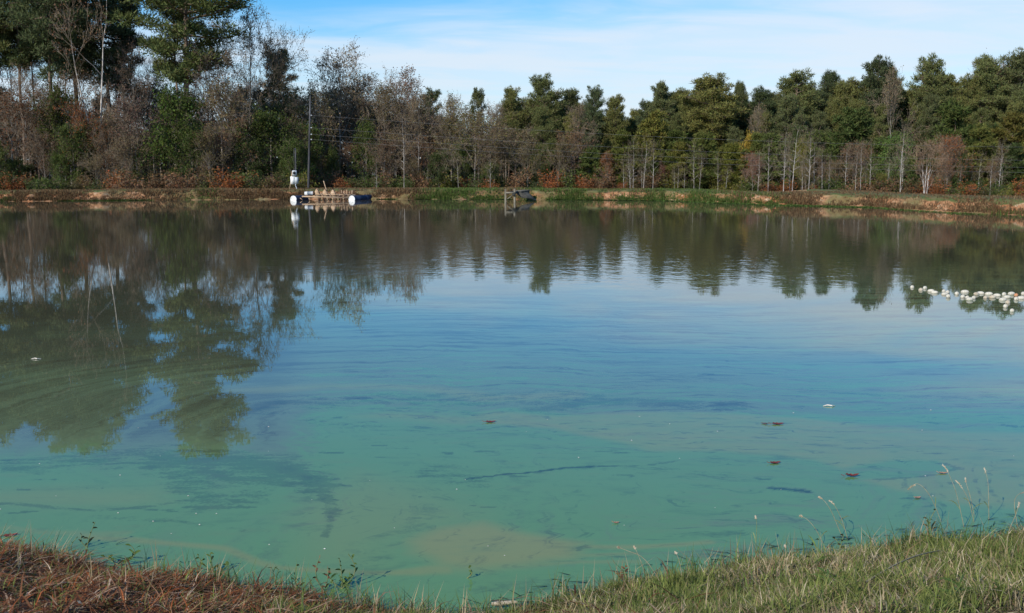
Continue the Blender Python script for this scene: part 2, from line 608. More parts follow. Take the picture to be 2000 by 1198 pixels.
for pts, w, a in (([(905, 936), (975, 929), (1040, 924), (1100, 916), (1200, 913)], 0.030, 1.0), ([(1200, 913), (1260, 911), (1320, 900)], 0.020, 0.7),
                  ([(1700, 940), (1790, 934), (1850, 926), (1880, 915)], 0.022, 0.7), ([(1750, 898), (1785, 912)], 0.018, 0.7),
                  ([(1800, 903), (1850, 905), (1882, 916)], 0.03, 0.6), ([(1505, 955), (1540, 958), (1580, 962)], 0.04, 1.0),
                  ([(1478, 936), (1502, 939)], 0.028, 0.9), ([(1800, 884), (1850, 887)], 0.02, 0.6), ([(935, 838), (975, 836)], 0.03, 0.7),
                  ([(890, 805), (925, 808)], 0.03, 0.6), ([(1065, 840), (1085, 846)], 0.012, 0.7), ([(620, 887), (665, 886)], 0.025, 0.9),
                  ([(400, 918), (455, 932)], 0.018, 0.8), ([(280, 895), (380, 905)], 0.06, 0.5), ([(60, 937), (110, 936)], 0.014, 0.8),
                  ([(1170, 840), (1200, 838)], 0.012, 0.7), ([(1290, 785), (1660, 800), (2000, 794)], 0.03, 0.4)):
    dd = sdf_poly(wx * 0.35 + XX * 0.65, wy * 0.35 + YY * 0.65, wpts(pts), False)
    clear = np.maximum(clear, a * sstep(dd + 0.02 * (grain - 0.5) * (w / 0.02), w * 1.3, w * 0.5))
r_ = np.random.default_rng(5)
for k in range(64):                                   # small gaps torn in the film
    px, py = r_.uniform(-100, 2100), r_.choice([r_.uniform(790, 900), r_.uniform(840, 1010)])
    c0 = on_level(px, py)
    l_, w_ = r_.uniform(0.04, 0.16), r_.uniform(0.006, 0.022)
    th = r_.normal(0, 0.12)
    a, b = XX - c0[0], YY - c0[1]
    q = ((a * math.cos(th) + b * math.sin(th)) / l_) ** 2 + ((b * math.cos(th) - a * math.sin(th)) / w_ / 1.6) ** 2
    clear = np.maximum(clear, r_.uniform(0.3, 0.9) * sstep(q + 2.0 * (grain - 0.5), 1.4, 0.5))

algae = 0.86 * np.clip((1.0 / YY - 1 / 30.0) / (1 / 8.0 - 1 / 30.0), 0, 1) ** 0.85
FILM = wpts([(505, 822), (560, 794), (740, 787), (920, 801), (980, 792), (1045, 797), (1110, 808), (1450, 806), (1700, 815), (2400, 800), (2400, 1300), (560, 1300), (590, 1030), (690, 1012), (690, 985), (645, 945),
             (575, 905), (520, 872)])
FILM2 = wpts([(-500, 938), (120, 930), (320, 955), (400, 1003), (500, 985), (600, 1000), (700, 1030), (800, 1300), (-500, 1300)])
ex, ey = wx + 0.16 * (fine - 0.5), wy + 0.22 * (fine - 0.5)
film = np.maximum(0.92 * sstep(sdf_poly(ex, ey, FILM), 0.07, -0.10), 0.88 * sstep(sdf_poly(ex, ey, FILM2), 0.10, -0.16))
algae = np.maximum(algae, film)
flow = sdf_poly(wx + 0.25 * (fine - 0.5), wy + 0.25 * (fine - 0.5), FILM)
algae = algae * (1 - 0.58 * sstep(YY, 8.3, 9.6) * sstep(-XX / YY, 0.17, 0.24))
algae = np.clip(algae + 0.25 * (fbm(XX * 0.25, YY * 0.5, 3, 41) - 0.5) * sstep(1 / YY, 1 / 26., 1 / 14.), 0, 1)

m_, nt = new_mat('pond_water')
t = N(nt, 'ShaderNodeTexCoord')
P = t.outputs['Object']
A = lambda n_: N(nt, 'ShaderNodeAttribute', attribute_name=n_).outputs['Fac']
a_alg, a_scum, a_clear = A('algae'), A('scum'), A('clear')
sx = N(nt, 'ShaderNodeSeparateXYZ')
nt.links.new(P, sx.inputs[0])
# streaks: warped, drawn-out noise
wv = N(nt, 'ShaderNodeTexNoise')
nt.links.new(mapping(nt, P, (0.16, 0.30, 1)), wv.inputs['Vector'])
wv.inputs['Scale'].default_value = 1.0
wv.inputs['Detail'].default_value = 2.0
wadd = N(nt, 'ShaderNodeVectorMath', operation='MULTIPLY_ADD')
nt.links.new(wv.outputs['Color'], wadd.inputs[0])
wadd.inputs[1].default_value = (3.0, 3.0, 0)
nt.links.new(P, wadd.inputs[2])
swirl = N(nt, 'ShaderNodeVectorMath', operation='MULTIPLY_ADD')
nt.links.new(wv.outputs['Color'], swirl.inputs[0])
swirl.inputs[1].default_value = (1.6, 1.6, 0)
nt.links.new(P, swirl.inputs[2])
cn1 = noise(nt, mapping(nt, swirl.outputs[0], (1.0, 2.4, 1), (3, 5, 0), (0, 0, 0.25)), 3.2, 8, 0.72)
fv = N(nt, 'ShaderNodeCombineXYZ')                # film streaks run along the edge of the solid film
wsep = N(nt, 'ShaderNodeSeparateXYZ')
nt.links.new(wadd.outputs[0], wsep.inputs[0])
nt.links.new(math_node(nt, 'MULTIPLY', wsep.outputs[0], 0.30), fv.inputs[0])
nt.links.new(math_node(nt, 'ADD', math_node(nt, 'MULTIPLY', A('flow'), 3.4), math_node(nt, 'MULTIPLY', wsep.outputs[1], 0.35)), fv.inputs[1])
st1 = noise(nt, fv.outputs[0], 1.5, 7, 0.70)
st2 = noise(nt, mapping(nt, wadd.outputs[0], (0.5, 1.6, 1), (4, 9, 0)), 0.5, 5, 0.6)
lft = math_node(nt, 'SUBTRACT', 1.0, math_node(nt, 'MULTIPLY', smooth(nt, math_node(nt, 'DIVIDE', math_node(nt, 'MULTIPLY', sx.outputs[0], -1.0), sx.outputs[1]), 0.13, 0.24), 0.72))
win = math_node(nt, 'MULTIPLY', math_node(nt, 'MULTIPLY', smooth(nt, a_alg, 0.02, 0.35), lft), math_node(nt, 'SUBTRACT', 1.0, math_node(nt, 'MULTIPLY', smooth(nt, a_alg, 0.84, 0.92), 0.9)))
a_eff = math_node(nt, 'ADD', a_alg, math_node(nt, 'MULTIPLY', math_node(nt, 'MULTIPLY', math_node(nt, 'SUBTRACT', st1, 0.50), math_node(nt, 'MULTIPLY', smooth(nt, cn1, 0.28, 0.55), 3.4)), win), None, True)
green = mix_col(nt, smooth(nt, a_eff, 0.0, 0.45), (0.060, 0.055, 0.034), (0.136, 0.186, 0.102))
green = mix_col(nt, smooth(nt, a_eff, 0.40, 0.95), green, (0.122, 0.254, 0.094))
green = mix_col(nt, math_node(nt, 'MULTIPLY', smooth(nt, st2, 0.35, 0.7), math_node(nt, 'MULTIPLY', a_alg, 0.35)), green, (0.125, 0.235, 0.078))
col = mix_col(nt, a_scum, green, (0.225, 0.250, 0.085))
cn2 = noise(nt, P, 34.0, 3, 0.6)
cz = math_node(nt, 'ADD', a_clear, math_node(nt, 'ADD', math_node(nt, 'MULTIPLY', math_node(nt, 'SUBTRACT', cn1, 0.5), 2.2), math_node(nt, 'MULTIPLY', math_node(nt, 'SUBTRACT', cn2, 0.5), 0.9)))
ln = noise(nt, fv.outputs[0], 0.9, 4, 0.6)
ridge = math_node(nt, 'SUBTRACT', 1.0, smooth(nt, math_node(nt, 'ABSOLUTE', math_node(nt, 'SUBTRACT', math_node(nt, 'FRACT', math_node(nt, 'MULTIPLY', ln, 7.0)), 0.5)), 0.03, 0.20))
ridge = math_node(nt, 'MULTIPLY', math_node(nt, 'MULTIPLY', ridge, smooth(nt, cn1, 0.44, 0.62)), math_node(nt, 'MULTIPLY', a_alg, math_node(nt, 'SUBTRACT', 1.0, math_node(nt, 'MULTIPLY', smooth(nt, a_alg, 0.84, 0.95), 0.85))))
ridge = math_node(nt, 'MULTIPLY', math_node(nt, 'MULTIPLY', ridge, 0.70), lft)
dark = math_node(nt, 'MULTIPLY', math_node(nt, 'MULTIPLY', smooth(nt, cz, 0.22, 0.62), smooth(nt, a_clear, 0.02, 0.25)), math_node(nt, 'ADD', 0.36, math_node(nt, 'MULTIPLY', smooth(nt, a_clear, 0.70, 0.95), 0.38)))
col = mix_col(nt, dark, col, (0.012, 0.026, 0.022))
mot = noise(nt, mapping(nt, swirl.outputs[0], (0.9, 2.6, 1), (8, 1, 0), (0, 0, -0.12)), 2.0, 8, 0.70)
col = mix_col(nt, math_node(nt, 'MULTIPLY', smooth(nt, mot, 0.52, 0.70), math_node(nt, 'MULTIPLY', a_alg, 0.30)), col, (0.045, 0.085, 0.05))
col = mix_col(nt, math_node(nt, 'MULTIPLY', smooth(nt, mot, 0.47, 0.32), math_node(nt, 'MULTIPLY', a_alg, 0.35)), col, (0.15, 0.215, 0.085))
col = mix_col(nt, ridge, col, (0.03, 0.065, 0.045))
df = N(nt, 'ShaderNodeBsdfDiffuse')
nt.links.new(col, df.inputs[0])
# ripples: a breeze band in mid pond, near calm elsewhere
rp1 = noise(nt, mapping(nt, P, (0.8, 2.2, 1)), 2.6, 3, 0.55)
rp2 = noise(nt, mapping(nt, P, (0.6, 1.0, 1), (7, 3, 0)), 0.9, 2, 0.5)
bandn = noise(nt, mapping(nt, P, (0.05, 0.09, 1), (2, 6, 0)), 1.0, 3, 0.6)
yb = math_node(nt, 'ADD', sx.outputs[1], math_node(nt, 'MULTIPLY', math_node(nt, 'SUBTRACT', bandn, 0.5), 14.0))
band = math_node(nt, 'MULTIPLY', smooth(nt, yb, 20.5, 25.0), math_node(nt, 'SUBTRACT', 1.0, smooth(nt, yb, 34.0, 48.0)))
xb = math_node(nt, 'MULTIPLY', smooth(nt, sx.outputs[0], -9.0, -3.0), math_node(nt, 'SUBTRACT', 1.0, smooth(nt, sx.outputs[0], 6.0, 15.0)))
band = math_node(nt, 'MULTIPLY', band, xb)
rp3 = noise(nt, mapping(nt, P, (1.5, 1.0, 1), (1, 8, 0), (0, 0, 0.15)), 1.5, 3, 0.6)
base_h = math_node(nt, 'ADD', math_node(nt, 'MULTIPLY', rp1, 0.6), math_node(nt, 'MULTIPLY', rp2, 0.7))
h = math_node(nt, 'MULTIPLY', base_h, math_node(nt, 'ADD', 0.014, math_node(nt, 'MULTIPLY', smooth(nt, sx.outputs[1], 16.0, 40.0), 0.045)))
h = math_node(nt, 'ADD', h, math_node(nt, 'MULTIPLY', band, math_node(nt, 'ADD', math_node(nt, 'MULTIPLY', rp3, 0.36), math_node(nt, 'MULTIPLY', rp1, 0.06))))
bn = N(nt, 'ShaderNodeBump')
bn.inputs['Distance'].default_value = 0.02
bn.inputs['Strength'].default_value = 1.0
nt.links.new(h, bn.inputs['Height'])
gl = N(nt, 'ShaderNodeBsdfGlossy')
gl.inputs['Color'].default_value = (1, 1, 1, 1)
nt.links.new(math_node(nt, 'ADD', 0.006, math_node(nt, 'MULTIPLY', band, 0.012)), gl.inputs['Roughness'])
nt.links.new(bn.outputs[0], gl.inputs['Normal'])
fr = N(nt, 'ShaderNodeFresnel')
fr.inputs['IOR'].default_value = 1.33
mx = N(nt, 'ShaderNodeMixShader')
nt.links.new(fr.outputs[0], mx.inputs[0])
nt.links.new(df.outputs[0], mx.inputs[1])
nt.links.new(gl.outputs[0], mx.inputs[2])
finish(nt, mx.outputs[0])
water = build('pond_water', np.stack([XX, YY, np.zeros_like(XX)], -1).reshape(-1, 3), [F], m_, smooth_=True)
for nm, arr in (('flow', flow), ('algae', algae), ('scum', scum), ('clear', clear)):
    a = water.data.attributes.new(nm, 'FLOAT', 'POINT')
    a.data.foreach_set('value', arr.ravel().astype(np.float32))
tag(water, kind='structure')


# ------------------------------------------------------------------ foliage builders
def unit(v):
    return v / (np.linalg.norm(v, axis=-1, keepdims=True) + 1e-9)


def spray(cent, rad, per, length, width, up, r_, flat=0.65):
    """needle-like triangles in ellipsoidal puffs: (V, T, shade)"""
    cent = np.repeat(np.asarray(cent, float), per, 0)
    rr = np.repeat(np.asarray(rad, float), per)[:, None]
    n_ = len(cent)
    d_ = unit(r_.normal(size=(n_, 3)))
    q = d_ * (r_.random((n_, 1)) ** 0.45) * rr * np.array([1, 1, flat])
    p = cent + q
    dirn = unit(d_ + np.array([0, 0, up]) + r_.normal(size=(n_, 3)) * 0.5)
    side = unit(np.cross(dirn, r_.normal(size=(n_, 3))))
    L = length * r_.uniform(0.6, 1.3, (n_, 1))
    W = width * r_.uniform(0.7, 1.3, (n_, 1))
    V = np.stack([p - side * W, p + side * W, p + dirn * L], 1).reshape(-1, 3)
    T = np.arange(n_ * 3).reshape(-1, 3)
    sh = r_.uniform(0.7, 1.35, (n_, 1)) * np.array([[1, 1, 1]]) * (1 + r_.normal(size=(n_, 3)) * 0.06)
    return V, T, np.repeat(sh, 3, 0)


def leaf_tris(cent, size, r_, spread=0.3):
    n_ = len(cent)
    p = cent + r_.normal(size=(n_, 3)) * spread
    u = unit(r_.normal(size=(n_, 3)))
    v = unit(np.cross(u, r_.normal(size=(n_, 3))))
    s = size * r_.uniform(0.6, 1.4, (n_, 1))
    V = np.stack([p - u * s, p + v * s * 0.7, p + u * s, p - v * s * 0.7], 1).reshape(-1, 3)
    Q = np.arange(n_ * 4).reshape(-1, 4)
    sh = r_.uniform(0.6, 1.4, (n_, 1)) * (1 + r_.normal(size=(n_, 3)) * np.array([0.10, 0.06, 0.06]))
    return V, Q, np.repeat(sh, 4, 0)


def trunk_path(h, r0, lean, r_, n_=9, top=0.25):
    t_ = np.linspace(0, 1, n_)
    ph = r_.uniform(0, 6.28)
    wob = np.cumsum(r_.normal(size=(n_, 2)) * 0.010 * h, 0) * t_[:, None]
    pts = np.stack([wob[:, 0] + lean * h * t_ ** 1.5 * math.cos(ph), wob[:, 1] + lean * h * t_ ** 1.5 * math.sin(ph), h * t_], 1)
    rad = r0 * (1 - (1 - top) * t_ ** 0.9)
    rad[0] *= 1.35
    return pts, rad


def proto(trunk_mesh, crown_mesh):
    return dict(trunk=trunk_mesh, crown=crown_mesh)


def make_pine(seed, h, base, rad, n_br, puff, per, nl, nw, bark, top_round=0.6, gaps=0.0, r0=None, lean=0.03):
    r_ = np.random.default_rng(seed)
    pts, rr = trunk_path(h * 0.97, r0 or h * 0.0115, lean, r_, 12, 0.18)
    mb = MB().path(pts, rr, 7)
    P0, P1, A0, A1, cents, crad = [], [], [], [], [], []
    for i in range(n_br):
        t_ = base + (1 - base) * ((i + r_.random()) / n_br)
        if r_.random() < gaps and t_ < 0.93:
            continue
        u = (t_ - base) / (1 - base)
        prof = (0.35 + 0.65 * math.sin(min(1, u / top_round) * math.pi / 2)) if u < top_round else math.sqrt(max(0.0, 1 - ((u - top_round) / (1.06 - top_round)) ** 2))
        L = rad * prof * r_.uniform(0.55, 1.15)
        az = i * 2.4 + r_.normal() * 0.5
        el = R(-8 + 55 * u ** 1.6 + r_.normal() * 9)
        k = t_ * (len(pts) - 1)
        p0 = pts[int(k)] + (pts[min(int(k) + 1, len(pts) - 1)] - pts[int(k)]) * (k - int(k))
        dv = np.array([math.cos(az) * math.cos(el), math.sin(az) * math.cos(el), math.sin(el)])
        mid = p0 + dv * L * 0.55 + np.array([0, 0, -0.03 * L])
        end = p0 + dv * L + np.array([0, 0, 0.10 * L])
        br = 0.012 * L + 0.012
        P0 += [p0, mid]
        P1 += [mid, end]
        A0 += [br * 1.6, br]
        A1 += [br, br * 0.35]
        m_n = 2 + int(L / (puff * 0.9))
        for q in range(m_n):
            f_ = 0.38 + 0.62 * (q + r_.random() * 0.8) / m_n
            pos = p0 + (end - p0) * f_ + np.array([0, 0, -0.03 * L * math.sin(math.pi * f_)])
            sd = np.array([-dv[1], dv[0], 0]) * r_.normal() * L * 0.20 * (1.25 - abs(f_ - 0.7))
            cpt = pos + sd + np.array([0, 0, r_.uniform(0, 0.35) * puff])
            P0.append(pos)
            P1.append(cpt)
            A0.append(br * 0.5)
            A1.append(br * 0.2)
            cents.append(cpt)
            crad.append(puff * r_.uniform(0.6, 1.2) * (0.75 + 0.25 * prof))
    cents.append(pts[-1])
    crad.append(puff)
    Vb, Fb = tubes(P0, P1, A0, A1, 4)
    V, T, sh = spray(cents, crad, per, nl, nw, 0.55, r_)
    Vall = np.concatenate([Vb, V])
    col = np.concatenate([np.ones((len(Vb), 3)), sh])
    crown = build('crown', Vall, [Fb, T + len(Vb)], [bark, M_needle], [0, 1], col, data_only=True)
    trunk = build('trunk', np.concatenate(mb.V), [np.concatenate(mb.Q)], bark, data_only=True, smooth_=True)
    return proto(trunk, crown)


def make_tree(seed, h, spread, r0, fork=0.35, kids=(10, 6, 5, 4), leaf_n=0, leaf_s=0.1, leaf_sp=0.25, bark=None, twig=None, rise=0.75,
              lean=0.03, multi=1, thin=0.016, tube_top=1.0):
    """branching deciduous tree; leaves hang at the twig ends"""
    r_ = np.random.default_rng(seed)
    tp, tr, cs = [], [], []
    segs, ends = [], []

    def limb(p, dv, L, r, lev):
        n_ = 4 if lev == 1 else (3 if lev == 2 else 2)
        pts = [p]
        for k in range(n_):
            dv = dv + r_.normal(size=3) * (0.16 if lev < 3 else 0.24) + np.array([0, 0, 0.09 * rise])
            dv = dv / np.linalg.norm(dv)
            q = pts[-1] + dv * L / n_
            f0, f1 = 1 - 0.7 * k / n_, 1 - 0.7 * (k + 1) / n_
            segs.append((pts[-1], q, max(thin, r * f0), max(thin * 0.8, r * f1)))
            pts.append(q)
        if lev >= len(kids):
            ends.append(pts[-1])
            if lev == len(kids):
                ends.append(pts[1])
            return
        for c_ in range(kids[lev]):
            f_ = r_.uniform(0.28, 1.0) if c_ else 1.0
            k = min(int(f_ * n_), n_ - 1)
            b = pts[k] + (pts[k + 1] - pts[k]) * (f_ * n_ - k)
            az = r_.uniform(0, 6.283)
            w = np.cross(dv, np.array([math.cos(az), math.sin(az), 0.3]))
            w = w / (np.linalg.norm(w) + 1e-9)
            a_ = r_.uniform(0.35, 0.95)
            nd = dv * math.cos(a_) + w * math.sin(a_)
            limb(b, nd, L * r_.uniform(0.38, 0.62), r * 0.45, lev + 1)

    mb = MB()
    for s in range(multi):
        pts, rr = trunk_path(h * (0.92 if s == 0 else r_.uniform(0.7, 0.9)), r0, lean if multi == 1 else 0.16, r_, 10, 0.12)
        if multi > 1:
            pts[:, 0] += r_.normal() * r0 * 1.4
            pts[:, 1] += r_.normal() * r0 * 1.4
        mb.path(pts, rr, 7)
        for c_ in range(max(3, kids[0] // multi)):
            t_ = fork + (1 - fork) * ((c_ + r_.random()) / max(3, kids[0] // multi)) ** 0.9
            k = min(t_ * (len(pts) - 1), len(pts) - 1.001)
            p0 = pts[int(k)] + (pts[int(k) + 1] - pts[int(k)]) * (k - int(k))
            az = c_ * 2.4 + r_.normal() * 0.5
            u = (t_ - fork) / (1 - fork + 1e-6)
            el = R(20 + 45 * u * rise + 22 * rise + r_.normal() * 10)
            L = spread * (0.45 + 0.9 * math.sin(math.pi * min(0.95, 0.18 + 0.75 * u))) * r_.uniform(0.75, 1.2)
            dv = np.array([math.cos(az) * math.cos(el), math.sin(az) * math.cos(el), math.sin(el)])
            limb(p0, dv, L, r0 * (0.42 - 0.25 * u), 1)
        ends.append(pts[-1])
    P0, P1 = np.array([s[0] for s in segs]), np.array([s[1] for s in segs])
    A0, A1 = np.array([s[2] for s in segs]), np.array([s[3] for s in segs])
    Vb, Fb = tubes(P0, P1, A0, A1, 3)
    big = np.repeat(A0 > r0 * 0.25, 3)
    F_list, mids, col, Vs = [Fb], [np.where(big, 0, 1)], [np.ones((len(Vb), 3))], [Vb]
    if leaf_n:
        e = np.array(ends)
        V, Q, sh = leaf_tris(e[r_.integers(0, len(e), leaf_n)], leaf_s, r_, leaf_sp)
        F_list.append(Q + len(Vb))
        mids.append(2)
        col.append(sh)
        Vs.append(V)
    crown = build('crown', np.concatenate(Vs), F_list, [bark or M_greybark, twig or M_twig, M_leaf], mids, np.concatenate(col), data_only=True)
    trunk = build('trunk', np.concatenate(mb.V), [np.concatenate(mb.Q)], bark or M_greybark, data_only=True, smooth_=True)
    return proto(trunk, crown)


def make_shrub(seed, h, w, n_st, leaf_n, leaf_s):
    r_ = np.random.default_rng(seed)
    segs, ends = [], []
    for i in range(n_st):
        az, el = r_.uniform(0, 6.283), R(r_.uniform(35, 88))
        d_ = np.array([math.cos(az) * math.cos(el) * w / h, math.sin(az) * math.cos(el) * w / h, math.sin(el)])
        p = np.array([r_.normal() * w * 0.12, r_.normal() * w * 0.12, 0])
        L = h * r_.uniform(0.5, 1.05)
        for k in range(3):
            q = p + d_ * L / 3 + r_.normal(size=3) * 0.05 * h
            segs.append((p, q, 0.03 * (1 - k * 0.25), 0.03 * (0.75 - k * 0.22)))
            for c_ in range(2):
                e = q + r_.normal(size=3) * np.array([0.16, 0.16, 0.10]) * h
                e[2] = max(0.05, e[2])
                segs.append((q, e, 0.016, 0.01))
                ends.append(e)
            p = q
            ends.append(q)
    Vb, Fb = tubes([s[0] for s in segs], [s[1] for s in segs], [s[2] for s in segs], [s[3] for s in segs], 3)
    e = np.array(ends)
    V, Q, sh = leaf_tris(e[r_.integers(0, len(e), leaf_n)], leaf_s, r_, 0.09 * h)
    V[:, 2] = np.abs(V[:, 2])
    nb_ = len(Vb)
    crown = build('foliage', V, [Q], [M_leaf], [0], sh, data_only=True)
    trunk = build('stem', Vb, [Fb], M_twig, data_only=True)
    return dict(stem=trunk, foliage=crown)


KINDS = {
    'tall_pine': [make_pine(s, 26, b, 4.9, 52, 1.05, 110, 0.44, 0.055, M_pinebark, 0.45, 0.20, 0.30, 0.02)
                  for s, b in ((1, 0.42), (2, 0.46), (3, 0.52), (4, 0.58))],
    'open_pine': [make_pine(s, 15, 0.40, 3.0, 40, 0.62, 70, 0.36, 0.05, M_pinebark, 0.40, 0.22, 0.17, 0.03) for s in (11, 12, 13)],
    'pine': [make_pine(s, 13, b, rd, 74, 0.50, 62, 0.30, 0.036, M_pinebark, tr, 0.10, 0.16, 0.03)
             for s, b, rd, tr in ((21, 0.38, 2.4, 0.45), (22, 0.34, 2.7, 0.55), (23, 0.46, 2.2, 0.4), (24, 0.36, 2.8, 0.5), (25, 0.50, 2.4, 0.45), (26, 0.42, 2.5, 0.62))],
    'young_pine': [make_pine(s, 6.5, 0.14, 1.7, 42, 0.42, 55, 0.30, 0.045, M_pinebark, 0.22, 0.10, 0.08, 0.03) for s in (31, 32, 33, 34)],
    'bare_tree': [make_tree(s, 12.5, sp_, 0.15, fk, (13, 6, 5, 3), 2300, 0.085, 0.26, M_greybark, M_twig)
                  for s, sp_, fk in ((41, 3.0, 0.30), (42, 2.6, 0.36), (43, 3.2, 0.28), (44, 2.4, 0.42), (45, 2.8, 0.33))],
    'tall_bare': [make_tree(s, 21, 4.6, 0.24, fk, (14, 6, 5, 4), 2600, 0.10, 0.3, M_greybark, M_twig, thin=0.02) for s, fk in ((51, 0.30), (52, 0.38), (53, 0.26))],
    'white_tree': [make_tree(55, 25, 4.2, 0.22, 0.36, (9, 5, 4, 3), 900, 0.10, 0.3, M_palebark, M_twig, 1.0, thin=0.02, multi=2)],
    'slim_birch': [make_tree(s, 9.5, 1.5, 0.075, fk, (22, 4, 3), 260, 0.055, 0.15, M_palebark, M_twig, 0.25, thin=0.009) for s, fk in ((61, 0.28), (62, 0.35), (63, 0.22))],
    'vase_tree': [make_tree(65, 6.8, 2.2, 0.085, 0.22, (18, 5, 5, 3), 700, 0.06, 0.12, M_palebark, M_tantwig, 1.25, thin=0.010, multi=3)],
    'leafy_tree': [make_tree(s, 8.5, 2.6, 0.12, 0.16, (16, 6, 5), 7500, 0.12, 0.36, M_greybark, M_twig, 0.6) for s in (71, 72, 73)],
    'sparse_tree': [make_tree(s, 8.0, 2.4, 0.10, 0.22, (13, 6, 5, 3), 2600, 0.085, 0.25, M_greybark, M_twig, 0.7, thin=0.013) for s in (81, 82, 83)],
    'shrub': [make_shrub(s, 2.2, 2.4, 16, 1500, 0.085) for s in (91, 92, 93, 94)],
}
NAME = dict(tall_pine='pine_tree', open_pine='pine_tree', pine='pine_tree', young_pine='young_pine', bare_tree='bare_tree', tall_bare='bare_tree',
            white_tree='pale_barked_tree', slim_birch='birch_tree', vase_tree='bare_tree', leafy_tree='leafy_tree', sparse_tree='autumn_tree', shrub='shrub')
HEIGHT = dict(tall_pine=26, open_pine=15, pine=13, young_pine=6.5, bare_tree=13.2, tall_bare=22.5, white_tree=26, slim_birch=9.6, vase_tree=7.4,
              leafy_tree=8.9, sparse_tree=8.6, shrub=2.3)
CAT = dict(shrub='shrub')

PINE_G = [(0.150, 0.152, 0.054), (0.128, 0.140, 0.054), (0.170, 0.165, 0.054), (0.118, 0.130, 0.058)]
DARK_G = (0.085, 0.105, 0.052)
YELLOWG = (0.165, 0.160, 0.042)
OLIVE = (0.150, 0.125, 0.055)
BROWN = (0.195, 0.115, 0.065)
RUST = (0.260, 0.100, 0.040)
RED = (0.290, 0.075, 0.045)
PINK = (0.240, 0.142, 0.100)
GREYB = (0.205, 0.158, 0.090)
GOLD = (0.320, 0.230, 0.045)
BRIGHTG = (0.115, 0.170, 0.048)
tree_rng = np.random.default_rng(99)
CAT_OF = {}


def plant(kind, X, Y, z, h, label, group=None, tint=(0.1, 0.1, 0.05), wide=1.0, variant=None, rz=None, cat=None):
    ps = KINDS[kind]
    v = tree_rng.integers(len(ps)) if variant is None else variant % len(ps)
    s = h / HEIGHT[kind]
    root = empty(NAME[kind], (X, Y, z), tree_rng.uniform(0, 6.28) if rz is None else rz)
    root.scale = (s * wide, s * wide, s)
    tag(root, label, cat or CAT.get(kind, 'tree'), group)
    jit = 1 + tree_rng.normal() * 0.08
    for part, me in ps[v].items():
        o = bpy.data.objects.new(part, me)
        C.objects.link(o)
        o.parent = root
        o.color = (tint[0] * jit * 1.17, tint[1] * jit * 1.14, tint[2] * jit * 1.08, 1)
    return root


GZ = -0.5


def hero(kind, px, top, D, label, tint, wide=1.0, variant=None, z=GZ, rz=None, group=None):
    p = at(px, top, D)
    return plant(kind, p[0], D, z, p[2] - z, label, group, tint, wide, variant, rz)


G = PINE_G
# ---- left wood
hero('tall_pine', 20, -120, 104, 'tall dark pine at the picture\'s left edge with a bare pale trunk', (0.085, 0.105, 0.045), 0.8, 2)
hero('tall_pine', 78, -150, 100, 'tall pine with two-toned trunk, second from the left edge of the wood', (0.082, 0.100, 0.048), 0.85, 1)
hero('tall_pine', 128, -170, 108, 'tallest pine of the left wood, standing behind the pale barked tree', (0.085, 0.105, 0.045), 0.9, 0)
hero('tall_pine', 205, -90, 106, 'big pine with dark side limbs reaching into the sky gap beside the layered pine', DARK_G, 1.05, 1)
hero('tall_pine', 52, -70, 110, 'slender dark pine between the two leftmost pines', DARK_G, 0.55, 3)
hero('tall_pine', 232, -20, 108, 'slim pine on the left brink of the sky gap', DARK_G, 0.62, 2)
hero('tall_bare', 122, 25, 104, 'dark forked bare tree standing against the sky left of the pale barked tree', BROWN, 0.55, 2)
hero('tall_pine', 352, -166, 98, 'huge layered pine with twin trunk and green crown rising past the top of the picture', (0.098, 0.118, 0.044), 1.25, 0)
hero('tall_pine', 338, -60, 103, 'slimmer pine standing tight behind the huge layered pine', G[1], 0.72, 2)
for px_, top_, tn_, lb_ in ((8, 60, BROWN, 'tall brown twiggy tree filling the gap at the left edge'), (95, 40, GREYB, 'tall thin bare tree rising between the two leftmost pines'),
                            (150, 75, BROWN, 'tall brown bare tree close behind the pale barked tree'), (228, 120, PINK, 'tall rosy twiggy tree below the dark side limbs'),
                            (305, 130, GREYB, 'tall grey bare tree left of the huge layered pine trunk'), (425, 60, GREYB, 'tall grey twiggy tree brushing the right side of the layered pine')):
    hero('tall_bare', px_, top_, 108, lb_, tn_, 0.75)
hero('open_pine', 548, 108, 104, 'open crowned pine at the end of the left wood, sky showing between its flat tiers', G[3], 1.0, 0)
hero('open_pine', 520, 180, 108, 'darker pine half hidden behind the bare trees beside the open crowned pine', DARK_G, 1.1, 1)
hero('white_tree', 170, -60, 97, 'pale barked tree with forked white stem and thin brown twigs', BROWN, 0.8, 0)
hero('tall_bare', 480, 38, 100, 'tall grey bare tree with fine twigs right of the huge layered pine', GREYB, 0.85, 0)
hero('tall_bare', 522, 92, 102, 'bare twiggy tree with a few brown leaves between grey bare tree and open crowned pine', GREYB, 0.7, 1)
hero('tall_bare', 262, 105, 103, 'pinkish brown twiggy tree in the sky gap left of the huge layered pine', PINK, 0.75, 2)
hero('tall_bare', 400, 120, 97, 'rosy leaved tree crowding the trunk of the huge layered pine', PINK, 0.85, 1)
hero('tall_bare', 40, 150, 101, 'brown twiggy tree under the leftmost pines', BROWN, 0.8, 2)
hero('tall_bare', 120, 185, 98, 'half bare brown tree in front of the pale barked tree', BROWN, 0.9, 0)
hero('leafy_tree', 338, 205, 93, 'bright green leafy tree growing at the foot of the huge layered pine', (0.075, 0.105, 0.028), 0.85, 0)
hero('leafy_tree', 512, 235, 95, 'dark green broad leaved tree below the open crowned pine', (0.06, 0.078, 0.024), 0.9, 1)
hero('leafy_tree', 108, 205, 95, 'vine covered green tree in the brown thicket of the left wood', (0.075, 0.085, 0.028), 0.6, 2)
hero('sparse_tree', 155, 228, 93, 'orange brown leaved tree left of the bright green leafy tree', RUST, 0.7, 0)
